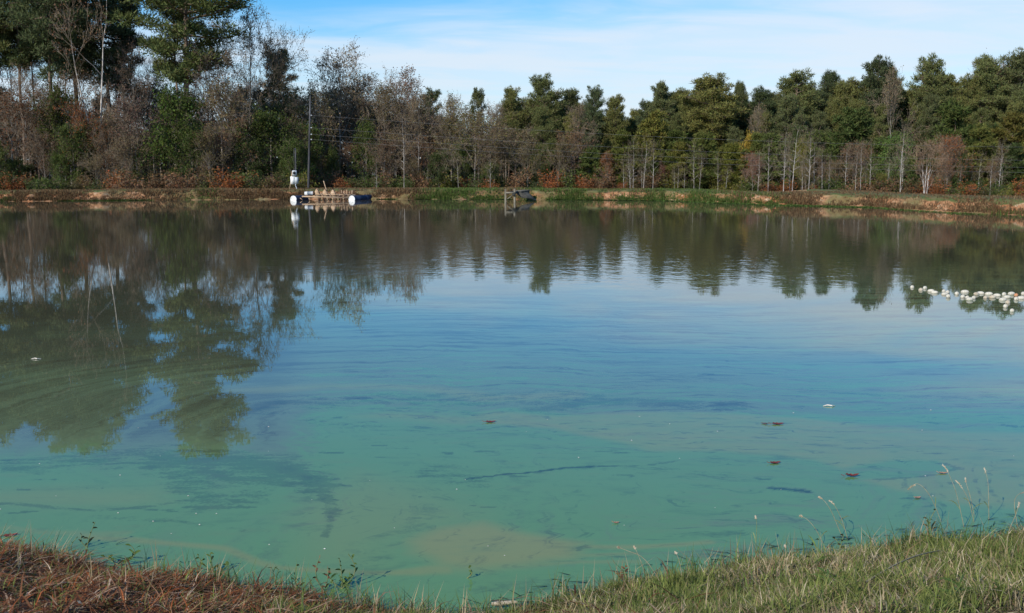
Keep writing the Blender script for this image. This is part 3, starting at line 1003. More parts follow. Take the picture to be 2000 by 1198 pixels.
hero('sparse_tree', 25, 210, 94, 'reddish brown thicket tree at the left edge of the picture', (0.17, 0.085, 0.045), 1.1, 1)
hero('sparse_tree', 262, 215, 94, 'mauve brown bushy tree just left of the bright green leafy tree', (0.15, 0.095, 0.075), 1.0, 2)
hero('sparse_tree', 440, 195, 94, 'grey brown tree with yellowing leaves right of the huge layered pine', (0.14, 0.11, 0.055), 0.95, 0)
hero('sparse_tree', 205, 270, 92, 'dark rust thicket tree below the sky gap', (0.13, 0.07, 0.035), 1.0, 1)
hero('sparse_tree', 400, 270, 92, 'reddish bush tree between the two green leafy trees', (0.16, 0.085, 0.06), 0.9, 2)
hero('sparse_tree', 575, 255, 97, 'brown leaved tree behind the grey meter boxes', (0.12, 0.085, 0.045), 0.8, 0)
# ---- middle wood
hero('bare_tree', 660, 122, 106, 'grey bare tree with a high rounded twig crown, tallest of the middle wood', GREYB, 0.95, 0)
hero('bare_tree', 625, 175, 104, 'short bare tree with brownish leaves just right of the utility pole', OLIVE, 0.85, 1)
hero('bare_tree', 708, 162, 108, 'broad tan bare tree right of the tallest bare tree', (0.17, 0.125, 0.065), 1.0, 2)
hero('bare_tree', 748, 178, 105, 'olive brown bare tree behind the right drum of the aerator', OLIVE, 0.9, 3)
hero('bare_tree', 790, 160, 107, 'reddish grey bare tree with fan shaped crown', PINK, 1.05, 4)
hero('bare_tree', 815, 188, 103, 'small grey bare tree in front of the lone dark pine', GREYB, 0.8, 1)
hero('open_pine', 835, 184, 112, 'lone dark pine crown showing above the bare trees of the middle wood', DARK_G, 0.9, 2)
hero('sparse_tree', 885, 222, 104, 'low yellow green tree in the dip of the skyline', (0.15, 0.13, 0.045), 0.8, 0)
hero('bare_tree', 880, 198, 106, 'dead snag with crooked top in the dip of the skyline', GREYB, 0.4, 3)
hero('open_pine', 932, 183, 114, 'small topped pine rising alone from the dip of the skyline', G[3], 0.62, 1)
hero('bare_tree', 965, 222, 106, 'grey bare tree just left of the wooden pier', GREYB, 0.9, 0)
hero('slim_birch', 957, 285, 90, 'white slender trunk left of the wooden pier', GREYB, 0.5, 0)
hero('slim_birch', 895, 300, 92, 'pale forked sapling in the dark gap of the middle wood', GREYB, 0.5, 1)
hero('slim_birch', 735, 300, 92, 'short pale trunk behind the right drum of the aerator', GREYB, 0.5, 2)
hero('slim_birch', 787, 215, 96, 'tall pale trunk in the middle of the bare wood', GREYB, 0.5, 0)
# ---- right pine wood, skyline trees from left to right
hero('pine', 1008, 180, 113, 'twin topped pine above the wooden pier', G[0], 0.85, 0)
hero('pine', 1076, 162, 112, 'large round crowned pine, first high one right of the wooden pier', G[1], 1.0, 1)
hero('pine', 1108, 182, 115, 'pine leaning on the large round crowned pine', G[3], 0.8, 2)
hero('bare_tree', 1132, 215, 104, 'dark stemmed bare tree with sky behind it, right of the large round crowned pine', GREYB, 0.6, 3)
hero('pine', 1162, 182, 113, 'pointed dark pine right of the dark stemmed bare tree', DARK_G, 0.72, 3)
hero('pine', 1206, 196, 112, 'shorter pine in a row between two skyline dips', G[0], 0.75, 4)
hero('pine', 1255, 205, 114, 'low dark pine in the second skyline dip of the pine wood', DARK_G, 0.7, 0)
hero('pine', 1296, 170, 113, 'open topped pine left of the great dome shaped pine', G[3], 0.85, 2)
hero('pine', 1385, 160, 109, 'great dome shaped pine, the broadest crown of the right wood', G[2], 1.45, 3)
hero('pine', 1340, 195, 110, 'pine filling the left shoulder of the great dome shaped pine', G[0], 0.8, 4)
hero('pine', 1446, 168, 115, 'thin topped pine just right of the great dome shaped pine', G[3], 0.55, 2)
hero('pine', 1486, 184, 110, 'grey green pine behind a grey leafless tree', (0.07, 0.09, 0.04), 0.95, 1)
hero('pine', 1560, 148, 110, 'tall dark pine above the cluster of slim birch trunks', G[1], 1.1, 0)
hero('pine', 1622, 148, 114, 'pine with ragged dark top right of the birch cluster', DARK_G, 0.8, 2)
hero('pine', 1660, 165, 112, 'pale green pine between ragged top and tallest grey topped tree', G[0], 0.85, 4)
hero('pine', 1712, 128, 112, 'high pine with thin grey twigs showing through its top', (0.07, 0.085, 0.042), 0.85, 3)
hero('pine', 1748, 140, 113, 'pine close beside the high grey twigged pine', G[3], 0.65, 2)
hero('pine', 1825, 126, 110, 'broad flat topped pine high above the vase shaped bare tree', G[1], 0.95, 1)
hero('pine', 1882, 160, 109, 'lower pine between the two highest pines of the far right', G[0], 0.85, 0)
hero('pine', 1930, 124, 110, 'tall pine with a side limb against the sky near the right edge', G[1], 0.9, 4)
hero('bare_tree', 1962, 142, 112, 'reddish bare treetop between the last two pines at the right edge', PINK, 0.6, 2)
hero('pine', 2000, 116, 109, 'pine cut by the right edge of the picture', G[3], 1.0, 3)
hero('bare_tree', 1745, 160, 105, 'grey leafless tree rising among the pines behind the brightest birch', GREYB, 0.6, 4)
hero('bare_tree', 1478, 225, 103, 'grey leafless tree standing before the grey green pine', GREYB, 0.6, 0)
# ---- right wood edge
E = dict(z=-0.35)
hero('slim_birch', 1765, 238, 80, 'brightest and straightest white birch trunk of the right wood', GREYB, 0.75, 0, **E)
hero('slim_birch', 1735, 300, 84, 'thinner birch just left of the brightest birch', GREYB, 0.6, 1, **E)
hero('slim_birch', 1535, 245, 88, 'leftmost birch of the birch cluster, with a broken side branch', GREYB, 0.6, 2, **E)
hero('slim_birch', 1552, 240, 84, 'birch with twiggy crown, second in the birch cluster', GREYB, 0.75, 1, **E)
hero('slim_birch', 1584, 245, 83, 'tallest birch in the middle of the birch cluster', GREYB, 0.7, 0, **E)
hero('slim_birch', 1594, 268, 86, 'leaning birch close to the tallest birch of the cluster', GREYB, 0.6, 2, **E)
hero('slim_birch', 1609, 290, 85, 'short birch at the end of the birch cluster', GREYB, 0.6, 1, **E)
hero('slim_birch', 1655, 280, 86, 'crooked pale sapling right of the birch cluster', GREYB, 0.6, 0, **E)
hero('slim_birch', 1368, 290, 96, 'white stem under the great dome shaped pine', GREYB, 0.5, 1)
hero('slim_birch', 1957, 270, 82, 'pale thin stem near the right edge of the picture', GREYB, 0.6, 2, **E)
hero('slim_birch', 1877, 320, 84, 'pale stem right of the vase shaped bare tree', GREYB, 0.5, 0, **E)
hero('vase_tree', 1812, 282, 76, 'tan vase shaped bare tree with white forked foot', (0.2, 0.13, 0.07), 1.0, 0, z=-0.3)
hero('sparse_tree', 1468, 312, 97, 'orange red bush tree at the edge of the pine wood', RED, 0.9, 0)
hero('leafy_tree', 1465, 275, 101, 'yellow leaved tree above the orange red bush tree', GOLD, 0.65, 1)
hero('sparse_tree', 1705, 300, 92, 'rust brown tree left of the brightest birch', RUST, 1.0, 1, **E)
hero('leafy_tree', 1568, 290, 92, 'yellow green tree among the birch cluster', YELLOWG, 0.55, 2, **E)
hero('leafy_tree', 1722, 345, 84, 'small yellow green bush tree at the foot of the birches', YELLOWG, 0.9, 0, **E)
hero('sparse_tree', 1298, 330, 99, 'dull red bush right of the rusty young pines', (0.2, 0.07, 0.05), 0.9, 2)
hero('sparse_tree', 1188, 310, 99, 'orange bush tree at the edge of the pine wood, first right of the pier', RUST, 0.9, 0)
hero('young_pine', 1275, 230, 101, 'yellowish young pine, the tallest of the young ones', YELLOWG, 1.0, 0)
hero('young_pine', 1215, 265, 100, 'rounded young pine left of the tallest yellowish one', (0.10, 0.11, 0.03), 1.2, 1)
hero('young_pine', 1325, 262, 100, 'green young pine below the great dome shaped pine', (0.085, 0.105, 0.03), 1.2, 2)
hero('young_pine', 1428, 285, 98, 'yellow green young pine left of the orange red bush tree', (0.12, 0.125, 0.03), 1.0, 3)
hero('young_pine', 1660, 225, 99, 'large dark young pine right of the birch cluster', (0.065, 0.085, 0.028), 1.3, 0)
hero('young_pine', 1865, 215, 97, 'broad young pine right of the vase shaped bare tree', (0.07, 0.09, 0.028), 1.25, 1)
hero('young_pine', 1975, 230, 94, 'olive young pine at the right edge of the picture', (0.12, 0.105, 0.03), 1.2, 2)
hero('young_pine', 1925, 250, 96, 'dark green young pine left of the olive one', (0.06, 0.08, 0.03), 1.2, 3)

ZONES = ((300, 'left of the layered pine'), (560, 'from layered pine to utility pole'), (700, 'behind the aerator'), (960, 'from aerator to pier'),
         (1300, 'from pier to dome shaped pine'), (1520, 'from dome shaped pine to birch cluster'), (1740, 'from birch cluster to brightest birch'),
         (1900, 'near the vase shaped tree'), (9999, 'by the right edge'))
HUES = (('green', lambda t_: t_[1] > t_[0] * 1.15), ('yellow green', lambda t_: t_[1] > t_[0] * 0.97), ('red brown', lambda t_: t_[0] > t_[1] * 2), ('brown', lambda t_: True))


def zone(px):
    return next(z_ for lim, z_ in ZONES if px < lim)


def hue_word(t_):
    return next(w_ for w_, f_ in HUES if f_(t_))


# ---- the wood behind them: trees nothing in the photograph tells apart
SKY = np.array([(-300, -120), (-60, -120), (60, 20), (230, 60), (300, 120), (445, 120), (480, 120), (545, 170), (600, 200), (660, 165), (740, 190), (830, 210),
                (890, 245), (960, 240), (1010, 205), (1075, 190), (1120, 205), (1230, 228), (1295, 195), (1385, 185), (1490, 200), (1560, 175), (1660, 180),
                (1710, 160), (1780, 175), (1825, 155), (1890, 180), (1930, 155), (2000, 145), (2400, 130)])
for row, (D0, drop) in enumerate(((117, 0), (124, 3), (133, 8))):
    px = 985.0 + row * 9
    while px < 2330:
        D = D0 + tree_rng.normal() * 1.5
        top = np.interp(px, SKY[:, 0], SKY[:, 1]) + drop + tree_rng.uniform(-10, 22)
        hero('pine', px, top, D, f'dark pine deep in the wood, {zone(px)}', G[int(tree_rng.integers(4))],
             tree_rng.uniform(0.9, 1.2), group='pines deep in the right wood')
        px += tree_rng.uniform(26, 44)
for row, (D0, drop) in enumerate(((112, 0), (119, 8), (128, 16))):
    px = 570.0 + row * 11
    while px < 990:
        top = np.interp(px, SKY[:, 0], SKY[:, 1]) + drop + tree_rng.uniform(-4, 34)
        kind = 'bare_tree' if tree_rng.random() < 0.72 else 'open_pine'
        if kind == 'bare_tree':
            hero(kind, px, top, D0 + tree_rng.normal() * 1.5, f'grey brown bare tree deep in the wood, {zone(px)}',
                 (GREYB, OLIVE, PINK, BROWN)[int(tree_rng.integers(4))], tree_rng.uniform(0.95, 1.25), group='bare trees deep in the middle wood')
        else:
            hero(kind, px, top + 25, D0 + tree_rng.normal() * 1.5, f'dark pine half hidden among bare trees, {zone(px)}', DARK_G,
                 tree_rng.uniform(0.8, 1.0), group='pines among the bare trees')
        px += tree_rng.uniform(25, 40)
for row, (D0, lo, hi) in enumerate(((110, 165, 250), (118, 175, 250), (127, 190, 260))):
    px = -260.0 + row * 13
    while px < 580:
        top = tree_rng.uniform(lo, hi)
        if tree_rng.random() < 0.35:
            hero('open_pine', px, top, D0 + tree_rng.normal() * 1.5, f'small dark pine deep in the wood, {zone(px)}', DARK_G, tree_rng.uniform(0.8, 1.0),
                 group='small pines deep in the left wood')
        else:
            hero('bare_tree', px, top, D0 + tree_rng.normal() * 1.5, f'brown twiggy tree deep in the wood, {zone(px)}',
                 (GREYB, BROWN, PINK, BROWN)[int(tree_rng.integers(4))], tree_rng.uniform(0.85, 1.15), group='twiggy trees deep in the left wood')
        px += tree_rng.uniform(34, 58)
for px in (-230, -160, -90, -30):
    hero('tall_pine', px, tree_rng.uniform(-140, -60), 105, 'tall pine of the left wood beyond the left edge of the picture', G[1], 0.9, group='tall pines past the left edge')

px = 1005.0
while px < 2280:
    top = np.interp(px, SKY[:, 0], SKY[:, 1]) + tree_rng.uniform(18, 75)
    hero('pine', px, top, 106 + tree_rng.normal() * 1.0, f'sunlit front rank pine, {zone(px)}', G[int(tree_rng.integers(4))], tree_rng.uniform(0.65, 0.9),
         group='pines in the front rank of the right wood')
    px += tree_rng.uniform(34, 60)
for k in range(34):
    px = tree_rng.uniform(1180, 2080)
    hero('slim_birch', px, tree_rng.uniform(265, 325), 96 if px < 1480 else tree_rng.uniform(80, 90), f'slim pale trunk, {zone(px)}', GREYB, tree_rng.uniform(0.5, 0.8),
         z=-0.4, group='slim pale trunks along the right wood edge')
for k in range(9):
    px = tree_rng.uniform(1420, 2080)
    hero('sparse_tree', px, tree_rng.uniform(280, 335), tree_rng.uniform(84, 93), f'thin brown leaved tree, {zone(px)}', ((0.23, 0.13, 0.07), RUST, (0.22, 0.16, 0.07), PINK)[k % 4], tree_rng.uniform(0.7, 1.0),
         z=-0.4, group='thin brown trees along the right wood edge')

# ---- low growth along the wood edge
GREENS = [(0.078, 0.105, 0.032), (0.098, 0.122, 0.038), (0.066, 0.088, 0.032)]
px = -200.0
while px < 2250:
    right = px > 1120
    D = (101 if px < 1450 else np.interp(px, [1450, 1700, 2250], [99, 90, 88])) + tree_rng.uniform(-3, 4)
    if px < 600:
        D = tree_rng.uniform(90, 97)
    u = tree_rng.random()
    if right:
        top = tree_rng.uniform(255, 335)
        if u < 0.62:
            hero('young_pine', px, top, D, f'young pine, {zone(px)}', (GREENS + [(0.13, 0.135, 0.038), (0.150, 0.145, 0.040), (0.11, 0.125, 0.036)])[int(tree_rng.integers(6))],
                 tree_rng.uniform(0.9, 1.3), group='young pines along the wood edge')
        elif u < 0.83:
            tn = (BROWN, (0.16, 0.11, 0.045), RUST, PINK)[int(tree_rng.integers(4))]
            hero('sparse_tree', px, top + 20, D, f'{hue_word(tn)} bush tree, {zone(px)}', tn, tree_rng.uniform(0.8, 1.1), group='bush trees under the right pines')
        else:
            hero('leafy_tree', px, top + 20, D, f'green leafy bush tree, {zone(px)}', (YELLOWG, BRIGHTG, OLIVE)[int(tree_rng.integers(3))],
                 tree_rng.uniform(0.7, 0.9), group='leafy bush trees under the right pines')
    else:
        top = tree_rng.uniform(240, 325)
        if u < (0.42 if px < 560 else 0.55):
            tn = (BROWN, GREYB, (0.13, 0.08, 0.05), OLIVE)[int(tree_rng.integers(4))]
            hero('sparse_tree', px, top, D, f'tangled {hue_word(tn)} bush tree, {zone(px)}', tn, tree_rng.uniform(0.9, 1.2), group='bush trees along the left wood edge')
        else:
            hero('leafy_tree', px, top + 15, D, f'dark green bush tree, {zone(px)}',
                 GREENS[int(tree_rng.integers(3))], tree_rng.uniform(0.6, 0.9), group='green bush trees along the left wood edge')
    px += tree_rng.uniform(20, 36)
px = -150.0
while px < 2200:
    D = (99 if px < 1450 else np.interp(px, [1450, 1700, 2250], [97, 84, 78])) + tree_rng.uniform(-2, 2)
    if px < 600:
        D = tree_rng.uniform(86, 91)
    tn = (GREENS + [BROWN, BROWN, (0.13, 0.09, 0.045), RUST, YELLOWG, (0.08, 0.075, 0.03)])[int(tree_rng.integers(9))]
    hero('shrub', px, tree_rng.uniform(334, 356) + (12 if px > 1450 else 0), D, f'low {hue_word(tn)} shrub, {zone(px)}', tn,
         tree_rng.uniform(0.8, 1.3), z=-0.55, group='low shrubs at the foot of the wood')
    px += tree_rng.uniform(13, 24)

# tell alike neighbours apart: count them from the left within their stretch of the wood
ORD = ('leftmost', 'second from left', 'third from left', 'fourth from left', 'fifth from left', 'sixth from left', 'seventh from left', 'eighth from left', 'ninth from left',
       'tenth from left', 'eleventh from left', 'twelfth from left', 'thirteenth from left', 'fourteenth from left', 'fifteenth from left')
DEEP = ('pines deep in the right wood', 'bare trees deep in the middle wood', 'pines among the bare trees', 'small pines deep in the left wood', 'twiggy trees deep in the left wood',
        'tall pines past the left edge')
fam = {}
for o in list(C.objects):
    if o.parent is None and o.get('group') and o.get('label') and o['group'] not in DEEP and o['group'].split()[0] in ('young', 'bush', 'leafy', 'green', 'low', 'slim', 'thin', 'pines'):
        u_ = 1000 + FPX * o.location.x / (o.location.y * CP)
        if u_ < -15 or u_ > 2015:
            o['label'] = o['label'].split(',')[0] + ' growing past the edge of the picture'
        else:
            fam.setdefault(o['label'], []).append((u_, o))
for lb, lst in fam.items():
    if 1 < len(lst) <= len(ORD):
        for q_, (u_, o) in enumerate(sorted(lst, key=lambda e_: e_[0])):
            o['label'] = lb + ', ' + ORD[q_]

# far thicket closing the view between the trunks
r_ = np.random.default_rng(404)
n_ = 110000
fx = r_.uniform(-85, 92, n_)
fy = r_.uniform(128, 150, n_)
topz = np.interp(1000 + FPX * fx / fy, [-300, 180, 230, 300, 330, 560, 600, 640, 850, 890, 960, 1000, 1500, 2200], [10.5, 9.5, 7.5, 7.0, 9.5, 7.0, 7.0, 9.8, 9.2, 6.2, 6.2, 7.5, 6.8, 8.0])
fz = -0.5 + r_.random(n_) ** 0.8 * topz * (0.6 + 0.6 * fbm(fx * 0.3, fy * 0.2, 3, 50))
V, Q, sh = leaf_tris(np.stack([fx, fy, fz], 1), 0.27, r_, 0.15)
hue = fbm(fx * 0.12, fy * 0.1, 3, 51)[:, None]
base = np.where(hue > 0.47 + 0.2 * (fx > 0)[:, None], np.array([[0.105, 0.078, 0.055]]), np.array([[0.045, 0.055, 0.024]]))
thk = build('thicket_undergrowth', V, [Q], leaf_mat('thicket_leaf', False, 0.2), None, sh * np.repeat(base, 4, 0))
tag(thk, kind='stuff')


# ------------------------------------------------------------------ blades (grass)
def blades(P, heading, lean, length, width, colour, r_, curl=0.5):
    n_ = len(P)
    hd = np.stack([np.cos(heading), np.sin(heading), np.zeros(n_)], 1)
    sd = np.stack([-np.sin(heading), np.cos(heading), np.zeros(n_)], 1)
    up = np.array([[0, 0, 1.0]])
    l1, l2 = lean[:, None], np.clip(lean + curl * r_.uniform(0.3, 1.2, n_), 0, 2.2)[:, None]
    d1 = hd * np.sin(l1) + up * np.cos(l1)
    d2 = hd * np.sin(l2) + up * np.cos(l2)
    tw = r_.uniform(-0.8, 0.8, n_)[:, None]
    wv_ = unit(sd + d1 * 0 + hd * tw) * width[:, None] * 0.5
    L = length[:, None]
    m1 = P + d1 * L * 0.5
    tip = m1 + d2 * L * 0.5
    V = np.stack([P - wv_, P + wv_, m1 + wv_ * 0.8, m1 - wv_ * 0.8, tip], 1).reshape(-1, 3)
    b = np.arange(n_)[:, None] * 5
    return V, b + np.array([[0, 1, 2, 3]]), b + np.array([[3, 2, 4]]), np.repeat(colour, 5, 0)


def pick(palette, w, n_, r_, var=0.2):
    i = r_.choice(len(palette), n_, p=np.array(w) / sum(w))
    return np.array(palette)[i] * r_.uniform(1 - var, 1 + var, (n_, 1))


# far bank tufts and weeds
r_ = np.random.default_rng(61)
n_ = 120000
fx = r_.uniform(-45, 34, n_)
o_ = np.abs(r_.normal(0, 1, n_)) * 0.28 - 0.02
crestm = r_.random(n_) < 0.38
o_ = np.where(crestm, r_.uniform(0.5, 3.4, n_), o_)
clump = fbm(fx * 0.55, o_ * 1.5, 4, 63)
thr = np.where(crestm, 0.44, np.interp(fx, [-40, 0, 10, 16, 24, 34], [0.52, 0.50, 0.47, 0.42, 0.49, 0.45]))
keep = (clump > thr) | (r_.random(n_) < np.where(crestm, 0.7, 0.28))
fx, o_, clump, crestm = fx[keep], o_[keep], clump[keep], crestm[keep]
n_ = len(fx)
sl = np.interp(fx, bx, stretch[:, 0])
prz = np.interp(o_, off, prof) * np.interp(fx, bx, crest)
P = np.stack([fx, bankY(fx) + o_ * sl - 0.05, np.maximum(prz - 0.03, 0.0)], 1)
greenish = fbm(fx * 0.25, fx * 0 + 1.5, 3, 65)
c1 = pick([(0.085, 0.135, 0.03), (0.11, 0.15, 0.04), (0.16, 0.15, 0.06)], [4, 3, 2], n_, r_)
c2 = pick([(0.22, 0.15, 0.075), (0.15, 0.09, 0.05), (0.28, 0.19, 0.10), (0.19, 0.10, 0.05)], [3, 3, 1, 2], n_, r_)
low = (np.where(crestm, 0, 1) * (o_ < 0.2))[:, None]
gm = np.clip((greenish[:, None] - np.interp(fx, [-20, 8, 13, 18, 24], [0.52, 0.48, 0.36, 0.40, 0.47])[:, None]) * 6 + low * 0.35, 0, 1)
colr = np.where(r_.random((n_, 1)) < gm, c1, c2)
hgt = np.where(crestm, r_.uniform(0.05, 0.12, n_), r_.uniform(0.08, 0.34, n_) * np.clip(0.6 + 1.8 * (clump - 0.45), 0.6, 2))
V, Q, T, cc = blades(P, r_.uniform(0, 6.283, n_), np.abs(r_.normal(0, 0.35, n_)), hgt, r_.uniform(0.025, 0.06, n_), colr, r_)
tag(build('bank_grass', V, [Q, T], M_blade, None, cc), kind='stuff')

# floating weed along the foot of the right bank
r_ = np.random.default_rng(67)
n_ = 26000
fx = r_.uniform(-36, 36, n_)
o_ = -np.abs(r_.normal(0, 1, n_)) * np.interp(fx, [-30, 5, 12, 18, 30], [0.10, 0.15, 0.8, 0.55, 0.6]) - 0.02
sl = np.interp(fx, bx, stretch[:, 0])
keep = fbm(fx * 0.3, o_ * 1.2, 3, 68) > np.interp(fx, [-30, 5, 12, 30], [0.52, 0.5, 0.40, 0.42])
fx, o_, sl = fx[keep], o_[keep], sl[keep]
n_ = len(fx)
P = np.stack([fx, bankY(fx) + o_ * sl, np.full(n_, 0.012)], 1)
V, Q, T, cc = blades(P, r_.uniform(0, 6.283, n_), r_.uniform(1.1, 1.5, n_), r_.uniform(0.08, 0.18, n_), r_.uniform(0.04, 0.10, n_),
                     pick([(0.10, 0.17, 0.035), (0.15, 0.20, 0.06), (0.08, 0.12, 0.03)], [3, 2, 2], n_, r_), r_, 0.1)
V[:, 2] = np.maximum(V[:, 2], 0.006)
tag(build('floating_weeds', V, [Q, T], M_blade, None, cc), kind='stuff')

# near bank: turf on the right, cut dead hay on the left
r_ = np.random.default_rng(71)
n_ = 640000
fx = r_.uniform(-5.0, 5.2, n_)
s_ = r_.uniform(-0.06, 1.0, n_) * np.interp(fx, [-5, -2, 0, 1, 5], [2.8, 1.9, 1.3, 2.0, 4.2])
hay = np.clip((0.15 - fx) / 1.6 + (fbm(fx * 1.5, s_ * 1.5, 3, 72) - 0.5) * 1.2, 0, 1)
edge_thin = np.clip(s_ / 0.18 + 0.25, 0.12, 1)
dens = edge_thin * np.where(hay > 0.5, 0.60, 1.0) * (0.55 + 0.9 * fbm(fx * 5, s_ * 5, 3, 73))
dens *= np.where(np.abs(fx + 0.1) < 0.9, 0.75, 1) * np.clip(0.2 + 4.5 * (fbm(fx * 4, s_ * 4, 4, 70) - 0.34), np.where(hay > 0.5, 0.2, 0.6), 1.25)
fy = shoreY(fx) - s_
keep = (r_.random(n_) < dens) & (np.hypot(fy, CAM_H - near_z(fx, fy)) > 0) & ((CAM_H - near_z(fx, fy)) / fy < 0.475)
fx, s_, hay = fx[keep], s_[keep], hay[keep]
fy = shoreY(fx) - s_
n_ = len(fx)
P = np.stack([fx, fy, near_z(fx, fy) - 0.01], 1)
isgreen = 0.5 * fbm(fx * 2.2, fy * 2.2, 4, 75) + 0.5 * fbm(fx * 14, fy * 14, 3, 76)
pg = np.clip(0.53 + (isgreen - 0.5) * 3.5, 0.08, 0.92)
pg = np.where(hay > 0.5, 0.06 + 0.22 * (isgreen > 0.58), pg)
gsel = r_.random(n_) < pg
cg = pick([(0.190, 0.218, 0.060), (0.150, 0.182, 0.050), (0.245, 0.250, 0.085), (0.08, 0.12, 0.035)], [4, 3, 2, 1], n_, r_)
ct = pick([(0.46, 0.36, 0.21), (0.36, 0.26, 0.14), (0.56, 0.46, 0.30), (0.20, 0.13, 0.07)], [4, 4, 3, 2], n_, r_)
ch = pick([(0.16, 0.075, 0.04), (0.24, 0.13, 0.075), (0.44, 0.32, 0.22), (0.08, 0.035, 0.02), (0.25, 0.080, 0.030), (0.17, 0.13, 0.06)], [4, 4, 2, 5, 4, 2], n_, r_, 0.3)
shade_ = np.clip(0.15 + 1.7 * fbm(fx * 13, fy * 13, 4, 74, 0.7), 0.3, 1.7)[:, None]
colr = shade_ * np.where(gsel[:, None], cg, np.where((hay > 0.5)[:, None], ch * 1.45, ct))
lean = np.where(gsel, np.abs(r_.normal(0.8, 0.4, n_)), np.where(hay > 0.5, r_.uniform(1.0, 1.7, n_), np.abs(r_.normal(1.15, 0.4, n_))))
lng = np.where(gsel, 0.025 + r_.random(n_) ** 1.7 * 0.11, np.where(hay > 0.5, 0.03 + r_.random(n_) ** 2.5 * 0.20, 0.03 + r_.random(n_) ** 2 * 0.12))
wid = np.where(gsel, r_.uniform(0.0035, 0.0075, n_), np.where(hay > 0.5, r_.uniform(0.003, 0.008, n_), r_.uniform(0.003, 0.0065, n_)))
V, Q, T, cc = blades(P, r_.uniform(0, 6.283, n_), lean, lng, wid, colr, r_, 0.6)
tag(build('bank_turf', V, [Q, T], M_blade, None, cc), kind='stuff')

# coarse dead stalks thrown over the hay
r_ = np.random.default_rng(85)
n_ = 1500
fx = r_.uniform(-4.8, 0.9, n_)
s_ = r_.uniform(-0.02, 2.2, n_)
fy = shoreY(fx) - s_
P = np.stack([fx, fy, near_z(fx, fy) + r_.uniform(0.0, 0.05, n_)], 1)
V, Q, T, cc = blades(P, r_.uniform(0, 6.283, n_), r_.uniform(1.25, 1.75, n_), r_.uniform(0.10, 0.32, n_), r_.uniform(0.005, 0.012, n_),
                     pick([(0.27, 0.12, 0.06), (0.19, 0.075, 0.04), (0.46, 0.30, 0.19), (0.10, 0.045, 0.03)], [4, 3, 3, 3], n_, r_, 0.3), r_, 0.5)
tag(build('hay_stalks', V, [Q, T], M_blade, None, cc), kind='stuff')

# dead leaves and torn straw lying on the hay
r_ = np.random.default_rng(83)
n_ = 900
fx = r_.uniform(-4.6, 1.0, n_)
s_ = r_.uniform(0.0, 1.9, n_)
fy = shoreY(fx) - s_
cen = np.stack([fx, fy, near_z(fx, fy) + 0.02], 1)
V, Q, sh = leaf_tris(cen, 0.013, r_, 0.006)
tag(build('leaf_litter', V, [Q], M_blade, None, sh * np.repeat(pick([(0.42, 0.30, 0.20), (0.28, 0.13, 0.07), (0.55, 0.45, 0.34), (0.12, 0.06, 0.04)], [3, 3, 1.5, 2], n_, r_), 4, 0)), kind='stuff')

# longer blades standing in the turf and at the water's edge
n_ = 9000
fx = r_.uniform(-5, 5, n_)
s_ = np.where(r_.random(n_) < 0.65, r_.uniform(-0.10, 0.22, n_), r_.uniform(0, 1.6, n_))
keep = fbm(fx * 3, s_ * 2, 3, 77) > np.where(s_ < 0.2, 0.42, 0.55)
fx, s_ = fx[keep], s_[keep]
fy = shoreY(fx) - s_
n_ = len(fx)
P = np.stack([fx, fy, np.maximum(near_z(fx, fy), -0.02) - 0.01], 1)
V, Q, T, cc = blades(P, r_.uniform(0, 6.283, n_), np.abs(r_.normal(0.25, 0.35, n_)), 0.07 + r_.random(n_) ** 2 * 0.20, r_.uniform(0.003, 0.007, n_),
                     pick([(0.14, 0.20, 0.055), (0.09, 0.14, 0.04), (0.42, 0.33, 0.20), (0.26, 0.17, 0.09)], [4, 3, 4, 2], n_, r_), r_, 0.7)
tag(build('tall_grass', V, [Q, T], M_blade, None, cc), kind='stuff')

# wet sprigs trailing on the water off the near bank
n_ = 800
fx = r_.uniform(-4.5, 4.2, n_)
s_ = -np.abs(r_.normal(0, 0.16, n_)) - 0.01
keep = fbm(fx * 2.0, s_ * 3, 3, 79) > 0.50
fx, s_ = fx[keep], s_[keep]
n_ = len(fx)
P = np.stack([fx, shoreY(fx) - s_, np.full(n_, 0.004)], 1)
V, Q, T, cc = blades(P, r_.normal(0.1, 0.6, n_) + np.where(r_.random(n_) < 0.5, 0, math.pi), r_.uniform(1.35, 1.5, n_), r_.uniform(0.05, 0.16, n_), r_.uniform(0.005, 0.011, n_),
                     pick([(0.02, 0.03, 0.025), (0.04, 0.06, 0.03), (0.16, 0.10, 0.06)], [5, 3, 1], n_, r_), r_, 0.1)
V[:, 2] = np.maximum(V[:, 2], 0.004)
tag(build('water_weeds', V, [Q, T], M_blade, None, cc), kind='stuff')


# ------------------------------------------------------------------ single plants on the near bank
def col_mat(name, c1, c2, scale=30):
    return worn(name, c1, c2, scale, 0.85, bump=0.0)


M_straw = col_mat('straw', (0.24, 0.20, 0.11), (0.38, 0.32, 0.20))
M_stem = col_mat('green_stem', (0.12, 0.16, 0.06), (0.22, 0.24, 0.10))
M_seed = col_mat('seed_head', (0.34, 0.27, 0.18), (0.50, 0.43, 0.32))
M_weedleaf = col_mat('weed_leaf', (0.05, 0.10, 0.025), (0.13, 0.19, 0.05))
M_darkleaf = col_mat('dark_weed_leaf', (0.02, 0.03, 0.015), (0.06, 0.07, 0.03))
M_brownleaf = col_mat('brown_weed_leaf', (0.11, 0.05, 0.03), (0.24, 0.12, 0.07))


